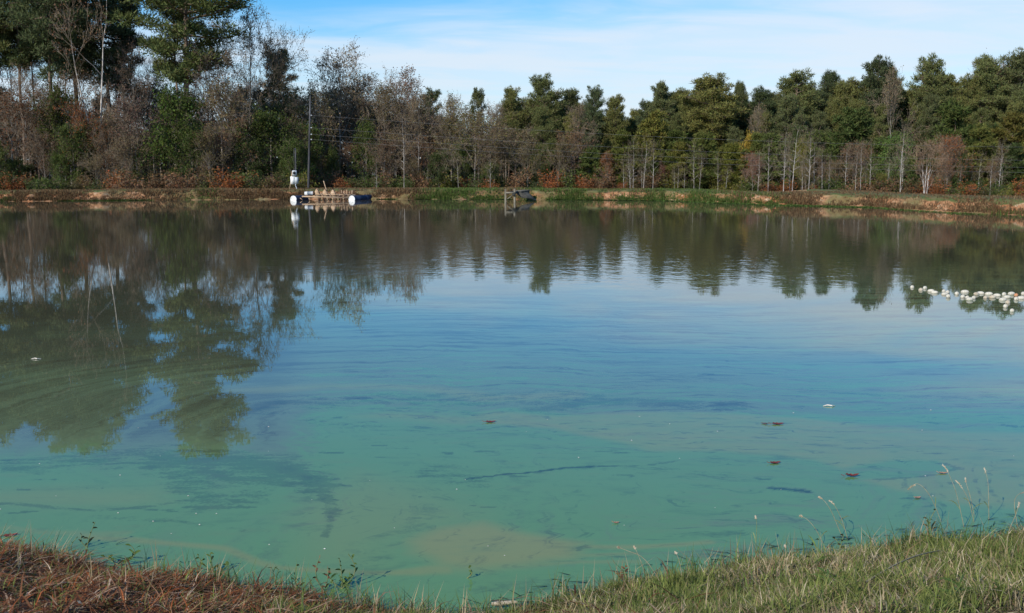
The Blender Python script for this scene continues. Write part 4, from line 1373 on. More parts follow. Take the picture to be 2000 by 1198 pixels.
def leaf_blade(mb, p0, p1, w, bend=0.1, nrm=None):
    p0, p1 = np.array(p0, float), np.array(p1, float)
    d_ = p1 - p0
    L = np.linalg.norm(d_)
    s = np.cross(d_, np.array([0.2, 1.0, 0.3]))
    s = s / (np.linalg.norm(s) + 1e-9) * w * 0.5
    lift = np.array([0, 0, bend * L])
    pts = []
    for t_, k in ((0, 0.3), (0.35, 1.0), (0.7, 0.8), (1.0, 0.02)):
        c_ = p0 + d_ * t_ + lift * math.sin(math.pi * t_)
        pts += [c_ - s * k, c_ + s * k]
    mb.add(pts, [[0, 1, 3, 2], [2, 3, 5, 4], [4, 5, 7, 6]])


def plant_base(px, py):
    """point of the near bank seen through a pixel"""
    d_ = ray(px, py)
    o = np.array([0, 0, CAM_H])
    for t_ in np.linspace(3.5, 9, 1200):
        p = o + d_ * t_
        if p[2] <= max(0.0, float(near_z(p[0], p[1]))):
            return p
    return on_level(px, py)


def seed_stalk(base, mids, top, label, head=0.07, green=False, nodding=True, leaves=1):
    b = plant_base(*base)
    Y = b[1]
    pts = [b - np.array([0, 0, 0.03])] + [at(x, y, Y + 0.02 * i) for i, (x, y) in enumerate(mids)] + [at(*top, Y + 0.06)]
    # smooth the path
    P_ = np.array(pts)
    t_ = np.linspace(0, 1, len(P_))
    tt = np.linspace(0, 1, 12)
    Q_ = np.stack([np.interp(tt, t_, P_[:, k]) for k in range(3)], 1)
    for _ in range(2):
        Q_[1:-1] = (Q_[:-2] + Q_[1:-1] * 2 + Q_[2:]) / 4
    root = empty('seed_grass', tuple(b))
    L0 = Q_ - b
    tag(root, label, 'grass stalk', 'tall seed stalks on the near bank')
    MB().path(L0, np.linspace(0.0021, 0.0011, len(L0)), 5).build('stem', M_stem if green else M_straw, root, True)
    r2 = np.random.default_rng(int(top[0]))
    d_ = unit(L0[-1] - L0[-4])
    mb = MB()
    for i in range(26):
        f_ = i / 25
        pth = L0[-1] + d_ * head * 1.1 * (f_ - 0.6) + np.array([0, 0, -0.3 * head * f_ ** 2 if nodding else 0])
        dd = unit(d_ * 1.4 + r2.normal(size=3) * 0.5)
        leaf_blade(mb, pth, pth + dd * 0.013, 0.005, 0.0)
    mb.build('seed_head', M_seed, root)
    for k in range(leaves):
        a = L0[2 + 2 * k]
        mb = MB()
        az = r2.uniform(0, 6.28)
        leaf_blade(mb, a, a + np.array([math.cos(az) * 0.09, math.sin(az) * 0.05, 0.06]), 0.006, 0.25)
        mb.build('leaf', M_stem, root)
    return root


seed_stalk((1885, 1030), [(1868, 960), (1855, 930)], (1846, 912), 'tallest seed grass at the right end of the bank, head above the water\'s dark outline', 0.07)
seed_stalk((1905, 1020), [(1892, 975), (1880, 955)], (1872, 942), 'seed grass with a thick pale head just right of the tallest one', 0.08)
seed_stalk((1842, 1020), [(1822, 975), (1803, 950), (1790, 943)], (1780, 950), 'seed grass arching left with a drooping pale head', 0.05)
seed_stalk((1932, 1015), [(1931, 970), (1930, 940)], (1924, 918), 'thin upright seed grass with a small nodding tip, nearest the right edge group', 0.035)
seed_stalk((1648, 1048), [(1625, 1000), (1612, 980)], (1602, 972), 'slender bent seed grass over the water left of the pair mate', 0.03)
seed_stalk((1658, 1052), [(1645, 1015), (1632, 990)], (1624, 980), 'seed grass with a bright white head leaning left over the green water', 0.05)
seed_stalk((1612, 1062), [(1595, 1035), (1578, 1015)], (1565, 1008), 'low curved seed grass in front of the dark blot on the water', 0.02)
seed_stalk((1990, 1030), [(1980, 990), (1982, 972), (1990, 965)], (2000, 961), 'seed grass bowing right at the picture\'s right edge', 0.06)
seed_stalk((1965, 1090), [(1968, 1040), (1985, 1005)], (1990, 985), 'straight straw stalk rising from the turf by the right edge', 0.04)
seed_stalk((1905, 1008), [(1895, 968), (1888, 948)], (1886, 936), 'short seed grass wedged between the two tallest ones', 0.05)
seed_stalk((1298, 1150), [(1285, 1125), (1255, 1085), (1235, 1080)], (1210, 1070), 'bleached branched dead stalk leaning left above the water', 0.012, False, False, 0)
seed_stalk((1265, 1140), [(1255, 1105), (1247, 1085)], (1240, 1070), 'straw stalk with small tuft crossing the bleached dead stalk', 0.02)
seed_stalk((1335, 1140), [(1330, 1110), (1325, 1090)], (1320, 1080), 'fine straw stalk with tiny tip in the middle right turf', 0.02)
seed_stalk((1535, 1150), [(1536, 1110), (1535, 1080)], (1534, 1068), 'pinkish upright straw stalk in the turf below the water\'s edge', 0.02)
seed_stalk((1475, 1080), [(1478, 1040), (1478, 1020)], (1476, 1010), 'hair thin grass with forked tip standing in the green water', 0.03, True)


def weed(base, stems, label, mat_leaf, n_leaf=7, leaf_len=0.05, leaf_w=0.014, stem_mat=None, head=None, cat='weed'):
    b = plant_base(*base)
    root = empty('weed', tuple(b))
    tag(root, label, cat, 'single weeds on the near bank')
    r2 = np.random.default_rng(int(base[0]))
    for i, (tx, ty) in enumerate(stems):
        e = at(tx, ty, b[1] + 0.03 * i) - b
        bow = np.array([r2.normal() * 0.02, 0, 0.0])
        pts = np.array([e * t_ + bow * math.sin(math.pi * t_) for t_ in np.linspace(-0.1, 1, 8)])
        MB().path(pts, np.linspace(0.0035, 0.0018, 8), 5).build('stem', stem_mat or M_stem, root, True)
        for k in range(n_leaf):
            t_ = (k + 0.8) / n_leaf
            a = e * t_ + bow * math.sin(math.pi * t_)
            az = k * 2.4 + r2.normal() * 0.4
            mb = MB()
            ll = leaf_len * r2.uniform(0.6, 1.2) * (1.1 - 0.5 * t_)
            leaf_blade(mb, a, a + np.array([math.cos(az) * ll, math.sin(az) * ll, ll * r2.uniform(-0.1, 0.8)]), leaf_w, 0.15)
            mb.build('leaf', mat_leaf, root)
    return root


weed((170, 1070), [(186, 1020), (160, 1045)], 'lone weed with curled dark tip standing off the hay bank at the far left', M_darkleaf, 5, 0.04)
weed((145, 1085), [(150, 1050)], 'small pale green sprig beside the curled dark weed', M_weedleaf, 4, 0.03)
weed((235, 1105), [(255, 1065), (262, 1080), (205, 1088)], 'spreading green weed with a broad leaf on the hay bank', M_weedleaf, 5, 0.07, 0.016)
weed((415, 1118), [(410, 1080), (385, 1083), (440, 1100)], 'bright green cluster weed in the water left of the scum line', M_weedleaf, 6, 0.045)
weed((540, 1150), [(530, 1108), (545, 1112)], 'fine green tuft weed at the water edge right of the dark hollow', M_weedleaf, 5, 0.06, 0.006)
weed((590, 1160), [(580, 1102)], 'single stalk weed with bent tip left of the leafy weed clump', M_darkleaf, 4, 0.04)
weed((632, 1155), [(625, 1088), (640, 1110)], 'upright seedy weed at the left of the leafy weed clump', M_brownleaf, 7, 0.03)
weed((668, 1150), [(662, 1090), (680, 1082), (645, 1112), (690, 1125)], 'tall leafy weed clump with dark pods on the left bank', M_weedleaf, 8, 0.05)
weed((912, 1130), [(914, 1108)], 'tiny lone sprout standing in the open green water', M_weedleaf, 4, 0.03, 0.016)
weed((1225, 1140), [(1222, 1100), (1216, 1115)], 'reddish brown dry weed left of the bleached dead stalk', M_brownleaf, 7, 0.035)
weed((1095, 1165), [(1088, 1132), (1103, 1145)], 'clump of light green blades at the middle of the bank', M_weedleaf, 5, 0.08, 0.008)
weed((1590, 1115), [(1588, 1072), (1600, 1050)], 'two dark green spear blades rising from the right turf', M_weedleaf, 3, 0.10, 0.010)
weed((1820, 1040), [(1828, 995), (1810, 1012)], 'dark leaved weed leaning over the water beside the tall seed grass', M_darkleaf, 5, 0.05)
weed((1640, 1075), [(1648, 1045), (1630, 1052)], 'dark tangled sprig at the edge below the leaning seed grass', M_darkleaf, 5, 0.04)
weed((1862, 1175), [(1865, 1140), (1880, 1150)], 'broad bright green tuft in the turf at the lower right', M_weedleaf, 5, 0.11, 0.012)
weed((1620, 1150), [(1612, 1118), (1628, 1125)], 'broad bladed green tuft in the middle of the right turf', M_weedleaf, 5, 0.11, 0.012)

# a long dry culm lying across the turf
c0, c1 = plant_base(1690, 1158), plant_base(1835, 1092)
pts = [c0 + (c1 - c0) * t_ + np.array([0, 0, 0.05 + 0.03 * math.sin(math.pi * t_)]) for t_ in np.linspace(0, 1, 9)]
o = MB().path(pts, np.linspace(0.005, 0.003, 9), 6).build('dry_stalk', M_straw, None, True)
tag(o, 'long dry stalk lying slantwise across the right turf', 'stalk')
c0, c1 = plant_base(530, 1168), plant_base(570, 1166)
pts = [c0 + (c1 - c0) * t_ + np.array([0, 0, 0.05]) for t_ in np.linspace(0, 1, 5)]
o = MB().path(pts, [0.007] * 5, 6).build('dry_stalk', M_straw, None, True)
tag(o, 'short pale stick lying on the brown hay near the leafy weed clump', 'stalk')
c0, c1 = plant_base(960, 1190), plant_base(1010, 1186)
pts = [c0 + (c1 - c0) * t_ + np.array([0, 0, 0.03]) for t_ in np.linspace(0, 1, 5)]
o = MB().path(pts, [0.010, 0.014, 0.013, 0.012, 0.008], 6).build('driftwood', M_seed, None, True)
tag(o, 'bleached piece of wood at the water edge in the middle of the bank', 'wood')

# ------------------------------------------------------------------ things floating on the pond
M_redleaf = col_mat('red_leaf', (0.15, 0.025, 0.02), (0.26, 0.05, 0.03))
M_orangeleaf = col_mat('orange_leaf', (0.45, 0.22, 0.12), (0.60, 0.36, 0.22))
M_white = col_mat('bleached', (0.62, 0.55, 0.46), (0.78, 0.72, 0.62))
M_darkbit = col_mat('wet_bit', (0.02, 0.02, 0.02), (0.05, 0.04, 0.03))


def float_leaf(px, py, size, mat, label, rz, name='fallen_leaf', cat='leaf', curl=0.25):
    p = on_level(px, py)
    out = [(-1, 0), (-0.75, 0.22), (-0.5, 0.62), (-0.28, 0.36), (0.1, 0.55), (0.2, 0.28), (0.6, 0.30), (1, 0), (0.6, -0.26), (0.22, -0.30), (0.05, -0.6),
           (-0.3, -0.34), (-0.55, -0.55), (-0.75, -0.2)]
    V = [[0, 0, 0.004]]
    for i, (x, y) in enumerate(out):
        V.append([x * size, y * size, 0.004 + curl * size * (x * x * 0.5 + abs(y) * 0.5)])
    T = [[0, i + 1, (i + 1) % len(out) + 1] for i in range(len(out))]
    nv = len(V)
    V = np.array(V + [[v[0], v[1], v[2] + 0.002] for v in V])
    T = np.array(T)
    T = np.concatenate([T[:, ::-1], T + nv])
    o = build(name, V, [T], mat)
    o.location = p
    o.rotation_euler = (0, 0, rz)
    o2 = MB().path([[-size, 0, 0.008], [-size * 1.25, 0.1 * size, 0.012], [-size * 1.5, 0.1 * size, 0.02]], [0.002, 0.002, 0.0015], 4).build('leaf_stem', mat, o)
    tag(o, label, cat, 'fallen leaves on the water')
    return o


float_leaf(958, 825, 0.055, M_redleaf, 'dark red leaf floating left of the middle of the green water', 0.2)
float_leaf(1519, 829, 0.062, M_redleaf, 'red leaf floating beside a smaller dark leaf near the brown scum', 0.1)
float_leaf(1493, 828.5, 0.036, M_brownleaf, 'small dark leaf just left of the red leaf near the scum', 2.5)
float_leaf(1514, 905, 0.052, M_redleaf, 'bright red leaf floating where scum meets clear green water', 0.3)
float_leaf(1664, 931, 0.060, M_redleaf, 'curled red leaf with a white speck, nearest the tall seed grass', 0.1, curl=0.6)
float_leaf(1842, 925, 0.036, M_orangeleaf, 'pinkish leaf floating on the dark outlined patch at the right', 0.0)
float_leaf(1793, 973, 0.028, M_orangeleaf, 'small orange leaf floating behind the arching seed grass', 0.4)
float_leaf(1204, 1022, 0.022, M_orangeleaf, 'tiny orange leaf floating near the brown scum patch', 0.2)
float_leaf(20, 1047, 0.05, M_redleaf, 'brown red leaf caught at the water edge on the far left', 0.5)
for px, py, l_, lb in ((1620, 794, 0.065, 'white stick floating on blue green water in the right half'), (70, 702, 0.06, 'white stick floating on the tree reflections at the left edge'),
                       (928, 508.5, 0.12, 'dark twig floating far out in the rippled water')):
    p = on_level(px, py)
    o = MB().path([[-l_, 0, 0.004], [-l_ * 0.3, 0.01, 0.012], [l_ * 0.4, -0.01, 0.01], [l_, 0.02, 0.004]], [0.003, 0.007, 0.006, 0.002], 6).build(
        'floating_stick', M_darkbit if px == 928 else M_white, None, True)
    o.location = p
    tag(o, lb, 'stick')
n_ = 45
r_ = np.random.default_rng(88)
V, F = [], []
for k in range(n_):                                  # pale specks of foam and seed on the film
    p = on_level(r_.uniform(-50, 2050), r_.uniform(800, 1090))
    s = r_.uniform(0.0025, 0.006)
    b = len(V)
    V += [p + np.array(q) * s for q in ([-1.4, 0, 0.5], [0, -1, 0.5], [1.4, 0, 0.5], [0, 1, 0.5], [0, 0, 1.3])]
    F += [[b, b + 1, b + 4], [b + 1, b + 2, b + 4], [b + 2, b + 3, b + 4], [b + 3, b, b + 4]]
tag(build('foam_specks', V, [F], M_white), kind='stuff')

# string of white floats
M_float = worn('float_foam', (0.27, 0.22, 0.15), (0.58, 0.53, 0.43), 26, 0.6, lo=0.25, hi=0.5, bump=0.004)
M_floattan = worn('float_stained', (0.40, 0.32, 0.22), (0.60, 0.52, 0.40), 14, 0.6, bump=0.004)
M_floator = worn('float_orange', (0.50, 0.20, 0.09), (0.58, 0.30, 0.16), 14, 0.6, bump=0.004)
floats = [  # zoom x, zoom y of the waterline, long?, heading, stain, label
    (320, 325, 0, 1.2, 0, 'white float at the left tip of the float string, apart from the rest'),
    (450, 365, 0, 0.3, 1, 'stained tan float, second from the left tip of the string'),
    (512, 340, 0, 1.0, 0, 'white float touching the stained tan float near the left tip'),
    (600, 385, 1, -0.5, 0, 'long white float tilted right, left half of the fourth pair'),
    (655, 408, 1, -0.4, 0, 'long white float tilted right, lower half of the fourth pair'),
    (795, 385, 0, 0.9, 0, 'white float on top of the first cluster of four'),
    (852, 410, 0, 0.5, 0, 'white float on the right side of the first cluster of four'),
    (808, 430, 1, 0.1, 0, 'long white float lying level in the first cluster of four'),
    (862, 472, 0, 0.8, 0, 'lowest white float of the first cluster of four'),
    (990, 425, 0, 1.2, 0, 'white float alone between the two clusters'),
    (1110, 395, 1, -0.2, 0, 'yellowish long float at the back, above the second cluster'),
    (1080, 472, 0, 1.0, 0, 'white float at the left end of the second cluster'),
    (1148, 480, 0, 0.7, 0, 'round white float in the middle of the second cluster'),
    (1185, 515, 1, 0.15, 0, 'long white float at the front of the second cluster'),
    (1245, 490, 0, 0.6, 0, 'white float ending the second cluster on the right'),
    (1285, 432, 1, 0.5, 1, 'stained float forming the left half of an arch'),
    (1345, 415, 1, -0.5, 0, 'white float forming the right half of an arch'),
    (1420, 482, 0, 0.4, 1, 'tan float just in front of the arch of two floats'),
    (1470, 430, 1, -0.3, 0, 'long float right of the arch, with a dark top edge'),
    (1528, 478, 1, 0.1, 1, 'stained long float in the front of the last crowd'),
    (1592, 452, 1, -0.5, 0, 'white float slanting down behind the stained long float'),
    (1700, 440, 0, 0.9, 0, 'white float at the back of the last crowd, left of two'),
    (1745, 480, 1, -0.1, 0, 'longest and whitest float lying level in the last crowd'),
    (1808, 432, 1, 0.1, 0, 'long float at the back of the last crowd'),
    (1680, 515, 1, 0.1, 0, 'long float at the front of the last crowd'),
    (1755, 555, 0, 0.5, 1, 'tan float hanging below the last crowd'),
    (1720, 622, 0, 1.1, 0, 'white float second lowest, set below the last crowd'),
    (1820, 685, 0, 0.8, 0, 'lowest white float of all, alone in front'),
    (1880, 452, 0, 0.3, 2, 'only orange float of the string'),
    (1882, 508, 0, 0.9, 0, 'round white float in front of the orange float'),
    (1952, 492, 1, -0.2, 0, 'long white float right of the orange float'),
    (1988, 430, 0, 0.7, 0, 'white float cut by the right edge of the picture'),
]
fmesh = {}
for zx, zy, lg, hd, st, lb in floats:
    p = on_level(1740 + zx / 7.69, 520 + zy / 7.69)
    key = (lg, st)
    if key not in fmesh:
        a, b = (0.066, 0.037) if lg else (0.045, 0.039)
        prof_ = [(-a * 0.93, b * 0.10), (-a * 1.0, b * 0.16), (-a * 0.97, b * 0.34)] + [(-a + 2 * a * t_, b * math.sqrt(max(0.06, 1 - (2 * t_ - 1) ** 2)) ** 0.85) for t_ in np.linspace(0.06, 0.94, 9)] + \
                [(a * 0.97, b * 0.34), (a * 1.0, b * 0.16), (a * 0.93, b * 0.10)]
        o = MB().lathe((0, 0, 0), (1, 0, 0), prof_, 14).build('float', (M_float, M_floattan, M_floator)[st], None, True)
        rope = MB().path([[-a * 1.25, 0, -0.012], [-a * 0.9, 0, 0], [a * 0.9, 0, 0], [a * 1.25, 0, -0.012]], [b * 0.09] * 4, 5).build('rope', M_straw, o)
        fmesh[key] = (o.data, rope.data)
    else:
        o = bpy.data.objects.new('float', fmesh[key][0])
        C.objects.link(o)
        rope = bpy.data.objects.new('rope', fmesh[key][1])
        C.objects.link(rope)
        rope.parent = o
    s = random.uniform(0.92, 1.1)
    o.scale = (s, s, s)
    o.location = (p[0], p[1], random.uniform(0.008, 0.024))
    o.rotation_euler = (0, 0.12 if hd > 0.4 else -0.05, hd if lg else hd + 0.3)
    tag(o, lb, 'float', 'white floats strung across the pond')

# ------------------------------------------------------------------ paddlewheel aerator by the far bank
M_drumwhite = worn('drum_white', (0.46, 0.44, 0.37), (0.80, 0.79, 0.75), 3.0, 0.5, lo=0.25, hi=0.5, bump=0.003)
M_drumblue = worn('drum_blue', (0.010, 0.018, 0.04), (0.025, 0.04, 0.08), 2.5, 0.65, bump=0.003, spec=0.15)
M_tanwood = worn('weathered_tan', (0.34, 0.22, 0.13), (0.52, 0.37, 0.24), 3.0, 0.8, stretch=(0.3, 3, 3), bump=0.006)
M_rustshade = worn('rusty_steel_and_gap_shade', (0.06, 0.035, 0.025), (0.16, 0.085, 0.05), 5.0, 0.8, 0.2)
M_grey = worn('motor_grey', (0.52, 0.52, 0.50), (0.68, 0.68, 0.66), 3.0, 0.5)
pl = on_level(573, 392)
pr = on_level(687, 391.8)
aer = empty('paddlewheel_aerator', (pl[0], pl[1], 0))
tag(aer, 'floating paddlewheel aerator on two white ended drums by the far bank', 'aerator')
W = pr[0] - pl[0]
ax = np.array([math.sin(R(20)), math.cos(R(20)), 0])
for k, (ox, L) in enumerate(((0, 1.5), (W, 2.9))):
    c0 = np.array([ox, pr[1] - pl[1] if k else 0, 0.075])
    rd = 0.225
    pf = [(0.0, 0.19), (0.0, rd - 0.02), (0.02, rd)]
    for j in range(1, 4):
        pf += [(L * j / 3 - 0.03, rd), (L * j / 3 - 0.02, rd + 0.012), (L * j / 3 - 0.005, rd + 0.012), (L * j / 3, rd)]
    pf += [(L, rd - 0.02), (L, 0.02)]
    d_ = MB().lathe(c0, ax, pf, 24).build('drum', M_drumblue, aer, False)
    MB().lathe(c0 - ax * 0.004, ax, [(0.0, 0.001), (0.0, 0.18), (-0.012, 0.195), (-0.012, rd - 0.012), (0.012, rd + 0.006), (0.03, rd + 0.006)], 24).build('drum_end', M_drumwhite, d_, False)
    MB().lathe(c0 - ax * 0.016 + np.array([0.05, 0, 0.06]), ax, [(-0.01, 0.001), (-0.01, 0.03), (0.01, 0.03)], 10).build('bung', M_grey, d_)


def apx(px, py, Y):
    return at(px, py, Y) - np.array([pl[0], pl[1], 0])


Yf, Yb = pl[1] + 0.25, pl[1] + 1.15
# frame beams from drum to drum
MB().beam(apx(590, 384.0, Yf), apx(682, 386.6, Yf), 0.06, 0.075).build('frame_beam', M_tanwood, aer)
MB().beam(apx(600, 382.6, Yb), apx(694, 384.6, Yb), 0.06, 0.06).build('frame_beam', M_tanwood, aer)
MB().beam(apx(590, 385.0, Yf), apx(600, 383.4, Yb), 0.05, 0.05).build('cross_beam', M_tanwood, aer)
MB().beam(apx(678, 386.8, Yf), apx(692, 385.0, Yb), 0.05, 0.05).build('cross_beam', M_tanwood, aer)
for a, b in (((586, 387), (591, 391)), ((603, 387), (606, 391)), ((650, 386), (650, 395))):
    MB().beam(apx(*a, Yf), apx(*b, Yf), 0.04, 0.03, (0, 1, 0)).build('strut', M_tanwood, aer)
Ym = pl[1] + 0.7
# motor: grey cylinder with dark end ring
m0, m1 = apx(595, 378.3, Ym), apx(613, 377.8, Ym)
L = np.linalg.norm(m1 - m0)
mt = MB().lathe(m0, m1 - m0, [(0, 0.02), (0, 0.10), (0.02, 0.125), (L * 0.3, 0.125), (L * 0.3, 0.132), (L * 0.33, 0.132), (L * 0.33, 0.125), (L - 0.06, 0.125), (L - 0.05, 0.12)], 18).build('motor', M_grey, aer)
MB().lathe(m1 - (m1 - m0) / L * 0.05, m1 - m0, [(0, 0.11), (0, 0.14), (0.07, 0.14), (0.07, 0.05)], 18).build('motor_flange', M_rustshade, mt)
MB().box(m0 + np.array([0.05, -0.1, -0.19]), m0 + np.array([L - 0.1, 0.1, -0.122])).build('motor_mount', M_rustshade, aer)
# shaft
s0, s1 = apx(616, 379.3, Ym), apx(694, 381.6, Ym)
SL = np.linalg.norm(s1 - s0)
sa = (s1 - s0) / SL
MB().lathe(s0, sa, [(0, 0.02), (0, 0.055), (SL, 0.055), (SL, 0.02)], 12).build('shaft', M_tanwood, aer)
su = np.cross(sa, np.array([0, 1.0, 0]))
su = su / np.linalg.norm(su)
su = su if su[2] > 0 else -su
sv = np.cross(sa, su)


def paddle(f, ang, r0, r1, w0, w1, twist, mat):
    """a curved plate standing off the shaft at fraction f"""
    c = s0 + sa * SL * f
    rd = su * math.cos(ang) + sv * math.sin(ang)
    tg = np.cross(sa, rd)
    wd = sa * math.cos(twist) + tg * math.sin(twist)
    V, n_ = [], 5
    for sgn in (0, 1):
        for i in range(n_):
            t_ = i / (n_ - 1)
            w = (w0 + (w1 - w0) * t_) * (1 if t_ < 0.75 else 1 - 0.45 * (t_ - 0.75) / 0.25)
            p = c + rd * (r0 + (r1 - r0) * t_) + tg * (0.06 * math.sin(t_ * 2.2) + sgn * 0.012)
            V += [p - wd * w / 2, p + wd * w / 2]
    Q = []
    for i in range(n_ - 1):
        a = 2 * i
        Q += [[a, a + 1, a + 3, a + 2], [a + 10, a + 12, a + 13, a + 11], [a, a + 2, a + 12, a + 10], [a + 1, a + 11, a + 13, a + 3]]
    Q += [[0, 10, 11, 1], [8, 9, 19, 18]]
    return MB().add(V, Q).build('paddle', mat, aer)


for k in range(3):
    for q in range(2):
        paddle(0.05 + 0.20 * k + 0.02 * q, (0.05 if q == 0 else math.pi) - 0.1 * k, 0.03, 0.36 - 0.02 * k, 0.44, 0.14, 0.12, M_tanwood)
    # dark helical flight between the fans
    pts = [s0 + sa * SL * (0.02 + 0.20 * k + 0.17 * t_) + (su * math.cos(t_ * 2.4 - 0.15) + sv * math.sin(t_ * 2.4 - 0.15)) * 0.34 for t_ in np.linspace(0, 1, 9)]
    MB().path(pts, [0.026] * 9, 5).build('flight', M_rustshade, aer)
for k in range(9):
    for q in range(4):
        paddle(0.62 + 0.042 * k, q * math.pi / 2 + k * 0.38, 0.05, 0.34, 0.05, 0.055, 0.3, M_tanwood if (k + q) % 2 else M_rustshade)
for k in range(11):
    x = 623 + 5.3 * k
    a = apx(x, 386.3, Ym - 0.15)
    MB().beam(a, (a[0] + 0.02, a[1], -0.12), 0.045 if k % 2 else 0.11, 0.03, (0, 1, 0)).build('slat', M_tanwood if k % 2 else M_rustshade, aer)  # wide dark slats paint the shade of the gaps between the tan ones
# pale stick leaning on the frame
o = MB().path([at(632, 353.5, pl[1] + 1.3), at(634.5, 362, pl[1] + 1.25), at(637, 369.5, pl[1] + 1.2), at(640, 381, pl[1] + 1.0)], [0.035] * 4, 6).build('wooden_pole', M_tanwood, None)
tag(o, 'pale wooden pole sticking up at a slant from the aerator', 'pole')

# ------------------------------------------------------------------ meter post and utility pole
M_poledark = worn('pole_wood', (0.035, 0.035, 0.038), (0.17, 0.165, 0.165), 1.5, 0.85, stretch=(1, 1, 0.25), lo=0.4, hi=0.7)
M_box = worn('box_grey', (0.40, 0.43, 0.44), (0.52, 0.55, 0.56), 4, 0.5)
M_black = worn('black_plastic', (0.015, 0.015, 0.015), (0.03, 0.03, 0.03), 4, 0.5)
Yp = bankY(-14) + 1.6
pb = at(579, 371, Yp)
mp = empty('meter_post', (pb[0], Yp, pb[2] - 0.1))
tag(mp, 'thin post carrying grey electric meter boxes on the bank left of the aerator', 'meter post')
sc_ = Yp / FPX                                       # metres per photo pixel there
H = (371 - 291) * sc_ + 0.1
MB().beam((0, 0, 0), (0, 0, H), 0.07, 0.07, (0, 1, 0)).build('post', M_poledark, mp)
MB().path([[-0.09, -0.07, 0.9], [-0.09, -0.07, H - 0.15], [-0.03, -0.07, H - 0.02]], [0.018] * 3, 8).build('conduit', M_poledark, mp)
z0 = 0.1
bxm = MB().box((-0.20, -0.24, z0 + 0.95), (0.07, -0.06, z0 + 1.30)).build('meter_box', M_box, mp)
MB().lathe((-0.07, -0.24, z0 + 1.14), (0, -1, 0), [(0, 0.10), (0.09, 0.09), (0.11, 0.06), (0.11, 0.0)], 14).build('meter_dial', M_black, bxm)
b2 = MB().box((-0.04, -0.26, z0 + 0.42), (0.17, -0.06, z0 + 0.86)).build('breaker_box', M_box, mp)
MB().box((-0.025, -0.272, z0 + 0.435), (0.155, -0.262, z0 + 0.845)).build('lid', M_box, b2)
b3 = MB().box((-0.34, -0.22, z0 + 0.38), (-0.06, -0.05, z0 + 0.90)).build('switch_box', M_drumwhite, mp)
MB().box((-0.325, -0.232, z0 + 0.395), (-0.075, -0.222, z0 + 0.885)).build('lid', M_drumwhite, b3)
MB().beam((-0.45, -0.15, 0), (-0.22, -0.12, z0 + 1.25), 0.05, 0.04, (0, 1, 0)).build('brace', M_tanwood, mp)
MB().path([[0.03, -0.2, z0 + 0.42], [-0.02, -0.2, z0 + 0.3], [0.06, -0.18, z0 + 0.12], [0.07, -0.15, -0.05]], [0.035] * 4, 8).build('pipe', M_box, mp)

Yu = 80.0
ub, ut = at(601, 372, Yu), at(606, 188, Yu)
up_ = empty('utility_pole', (ub[0], Yu, -0.5))
tag(up_, 'tall grey utility pole leaning slightly, right of the meter post', 'utility pole')
top = np.array([ut[0] - ub[0], 0, ut[2] + 0.5])
MB().path([np.array([0, 0, 0.0]) + top * t_ for t_ in np.linspace(0, 1, 7)], np.linspace(0.085, 0.052, 7), 10).build('pole', M_poledark, up_, True)
M_wire = worn('aluminium_wire', (0.16, 0.16, 0.16), (0.24, 0.24, 0.24), 2, 0.6, 0.3)
wires = [(226, 285, 'highest'), (250, 311, 'second highest'), (263, 325, 'third highest'), (273, 335, 'lowest')]
for a, b, nm in wires:
    p = at(605, a, Yu)
    ins = MB().lathe((p[0] - ub[0] + 0.12, -0.14, p[2] + 0.5), (1, -1, 0), [(0, 0.02), (0.02, 0.05), (0.05, 0.03), (0.07, 0.05), (0.1, 0.02)], 8).build('insulator', M_box, up_)
    e = at(2250, b + 6, 74)
    s_ = p + np.array([0.2, -0.2, 0])
    pts = np.array([s_ + (e - s_) * t_ - np.array([0, 0, 0.55 * math.sin(math.pi * t_)]) for t_ in np.linspace(0, 1, 40)])
    o = MB().path(pts, [0.005] * 40, 5).build('power_line', M_wire, None, True)
    tag(o, f'{nm} of the four power lines running right from the utility pole', 'power line', 'power lines before the wood')

# ------------------------------------------------------------------ small wooden pier
M_pierwood = worn('pier_wood', (0.11, 0.095, 0.068), (0.215, 0.19, 0.14), 3.0, 0.85, stretch=(2, 2, 0.3), bump=0.006)
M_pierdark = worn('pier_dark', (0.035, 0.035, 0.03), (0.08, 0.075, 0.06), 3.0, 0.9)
Yd = 64.5
sc_ = Yd / FPX
p0 = at(987, 394, Yd)
pier = empty('wooden_pier', (p0[0], Yd, 0))
tag(pier, 'small wooden pier with two grey posts and a brace running out from the far bank', 'pier')


def ppx(px, py, Y=Yd):
    return at(px, py, Y) - np.array([p0[0], Yd, 0])


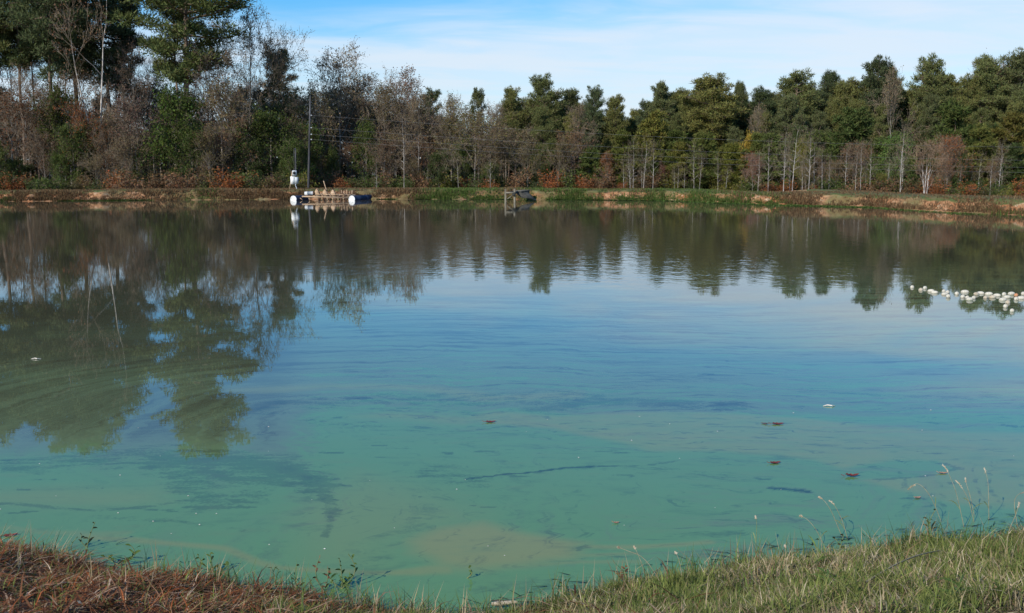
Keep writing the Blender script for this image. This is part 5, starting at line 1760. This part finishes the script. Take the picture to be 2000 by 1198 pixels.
for x, ytop in ((987.3, 369.5), (1005.2, 368.8)):
    t_ = ppx(x, ytop)
    MB().beam((t_[0], 0, -0.9), t_, 0.115, 0.115, (0, 1, 0)).build('post', M_pierwood, pier)
a, b = ppx(988, 376.8), ppx(1001, 376.6)
MB().beam(a + np.array([0, -0.10, 0]), b + np.array([0.15, -0.10, 0]), 0.05, 0.085).build('rail', M_pierwood, pier)
a, b = ppx(1001, 381.5), ppx(991, 389)
MB().beam(a + np.array([0, -0.02, 0]), b + np.array([0, -0.02, 0]), 0.05, 0.06, (0, 1, 0)).build('brace', M_pierwood, pier)
MB().box(ppx(1000, 382.5) + np.array([0, -0.16, 0]), ppx(1006.5, 378.2) + np.array([0, 0.1, 0])).build('bracket', M_pierdark, pier)
# deck boards run back to the bank
d0, d1 = np.array([0.70, 2.7, 0.60]), np.array([1.28, 4.7, 0.62])
MB().beam((0.45, 0.08, 0.55), (0.76, 2.8, 0.56), 0.10, 0.12).build('joist', M_pierdark, pier)
MB().beam((-0.02, 0.08, 0.55), (0.60, 2.8, 0.56), 0.10, 0.12).build('joist', M_pierdark, pier)
dv = (d1 - d0) / np.linalg.norm(d1 - d0)
sdv = np.array([dv[1], -dv[0], 0])
nbd = 10
for k in range(nbd):
    c = d0 + (d1 - d0) * (k + 0.5) / nbd
    MB().beam(c - sdv * 0.30, c + sdv * 0.30, 0.19, 0.035).build('plank', M_pierwood, pier)
for s in (-0.25, 0.25):
    MB().beam(d0 + sdv * s - np.array([0, 0, 0.095]), d1 + sdv * s - np.array([0, 0, 0.095]), 0.06, 0.14).build('stringer', M_pierdark, pier)
# dark sheet added for the deck's shadow on the bank, sloping to the water
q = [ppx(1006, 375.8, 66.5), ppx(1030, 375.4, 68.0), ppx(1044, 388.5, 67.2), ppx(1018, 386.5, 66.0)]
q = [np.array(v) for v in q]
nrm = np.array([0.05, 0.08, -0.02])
MB().add(q + [v + nrm for v in q], [[0, 3, 2, 1], [4, 5, 6, 7], [0, 1, 5, 4], [1, 2, 6, 5], [2, 3, 7, 6], [3, 0, 4, 7]]).build('deck_shadow_board', M_pierdark, pier)
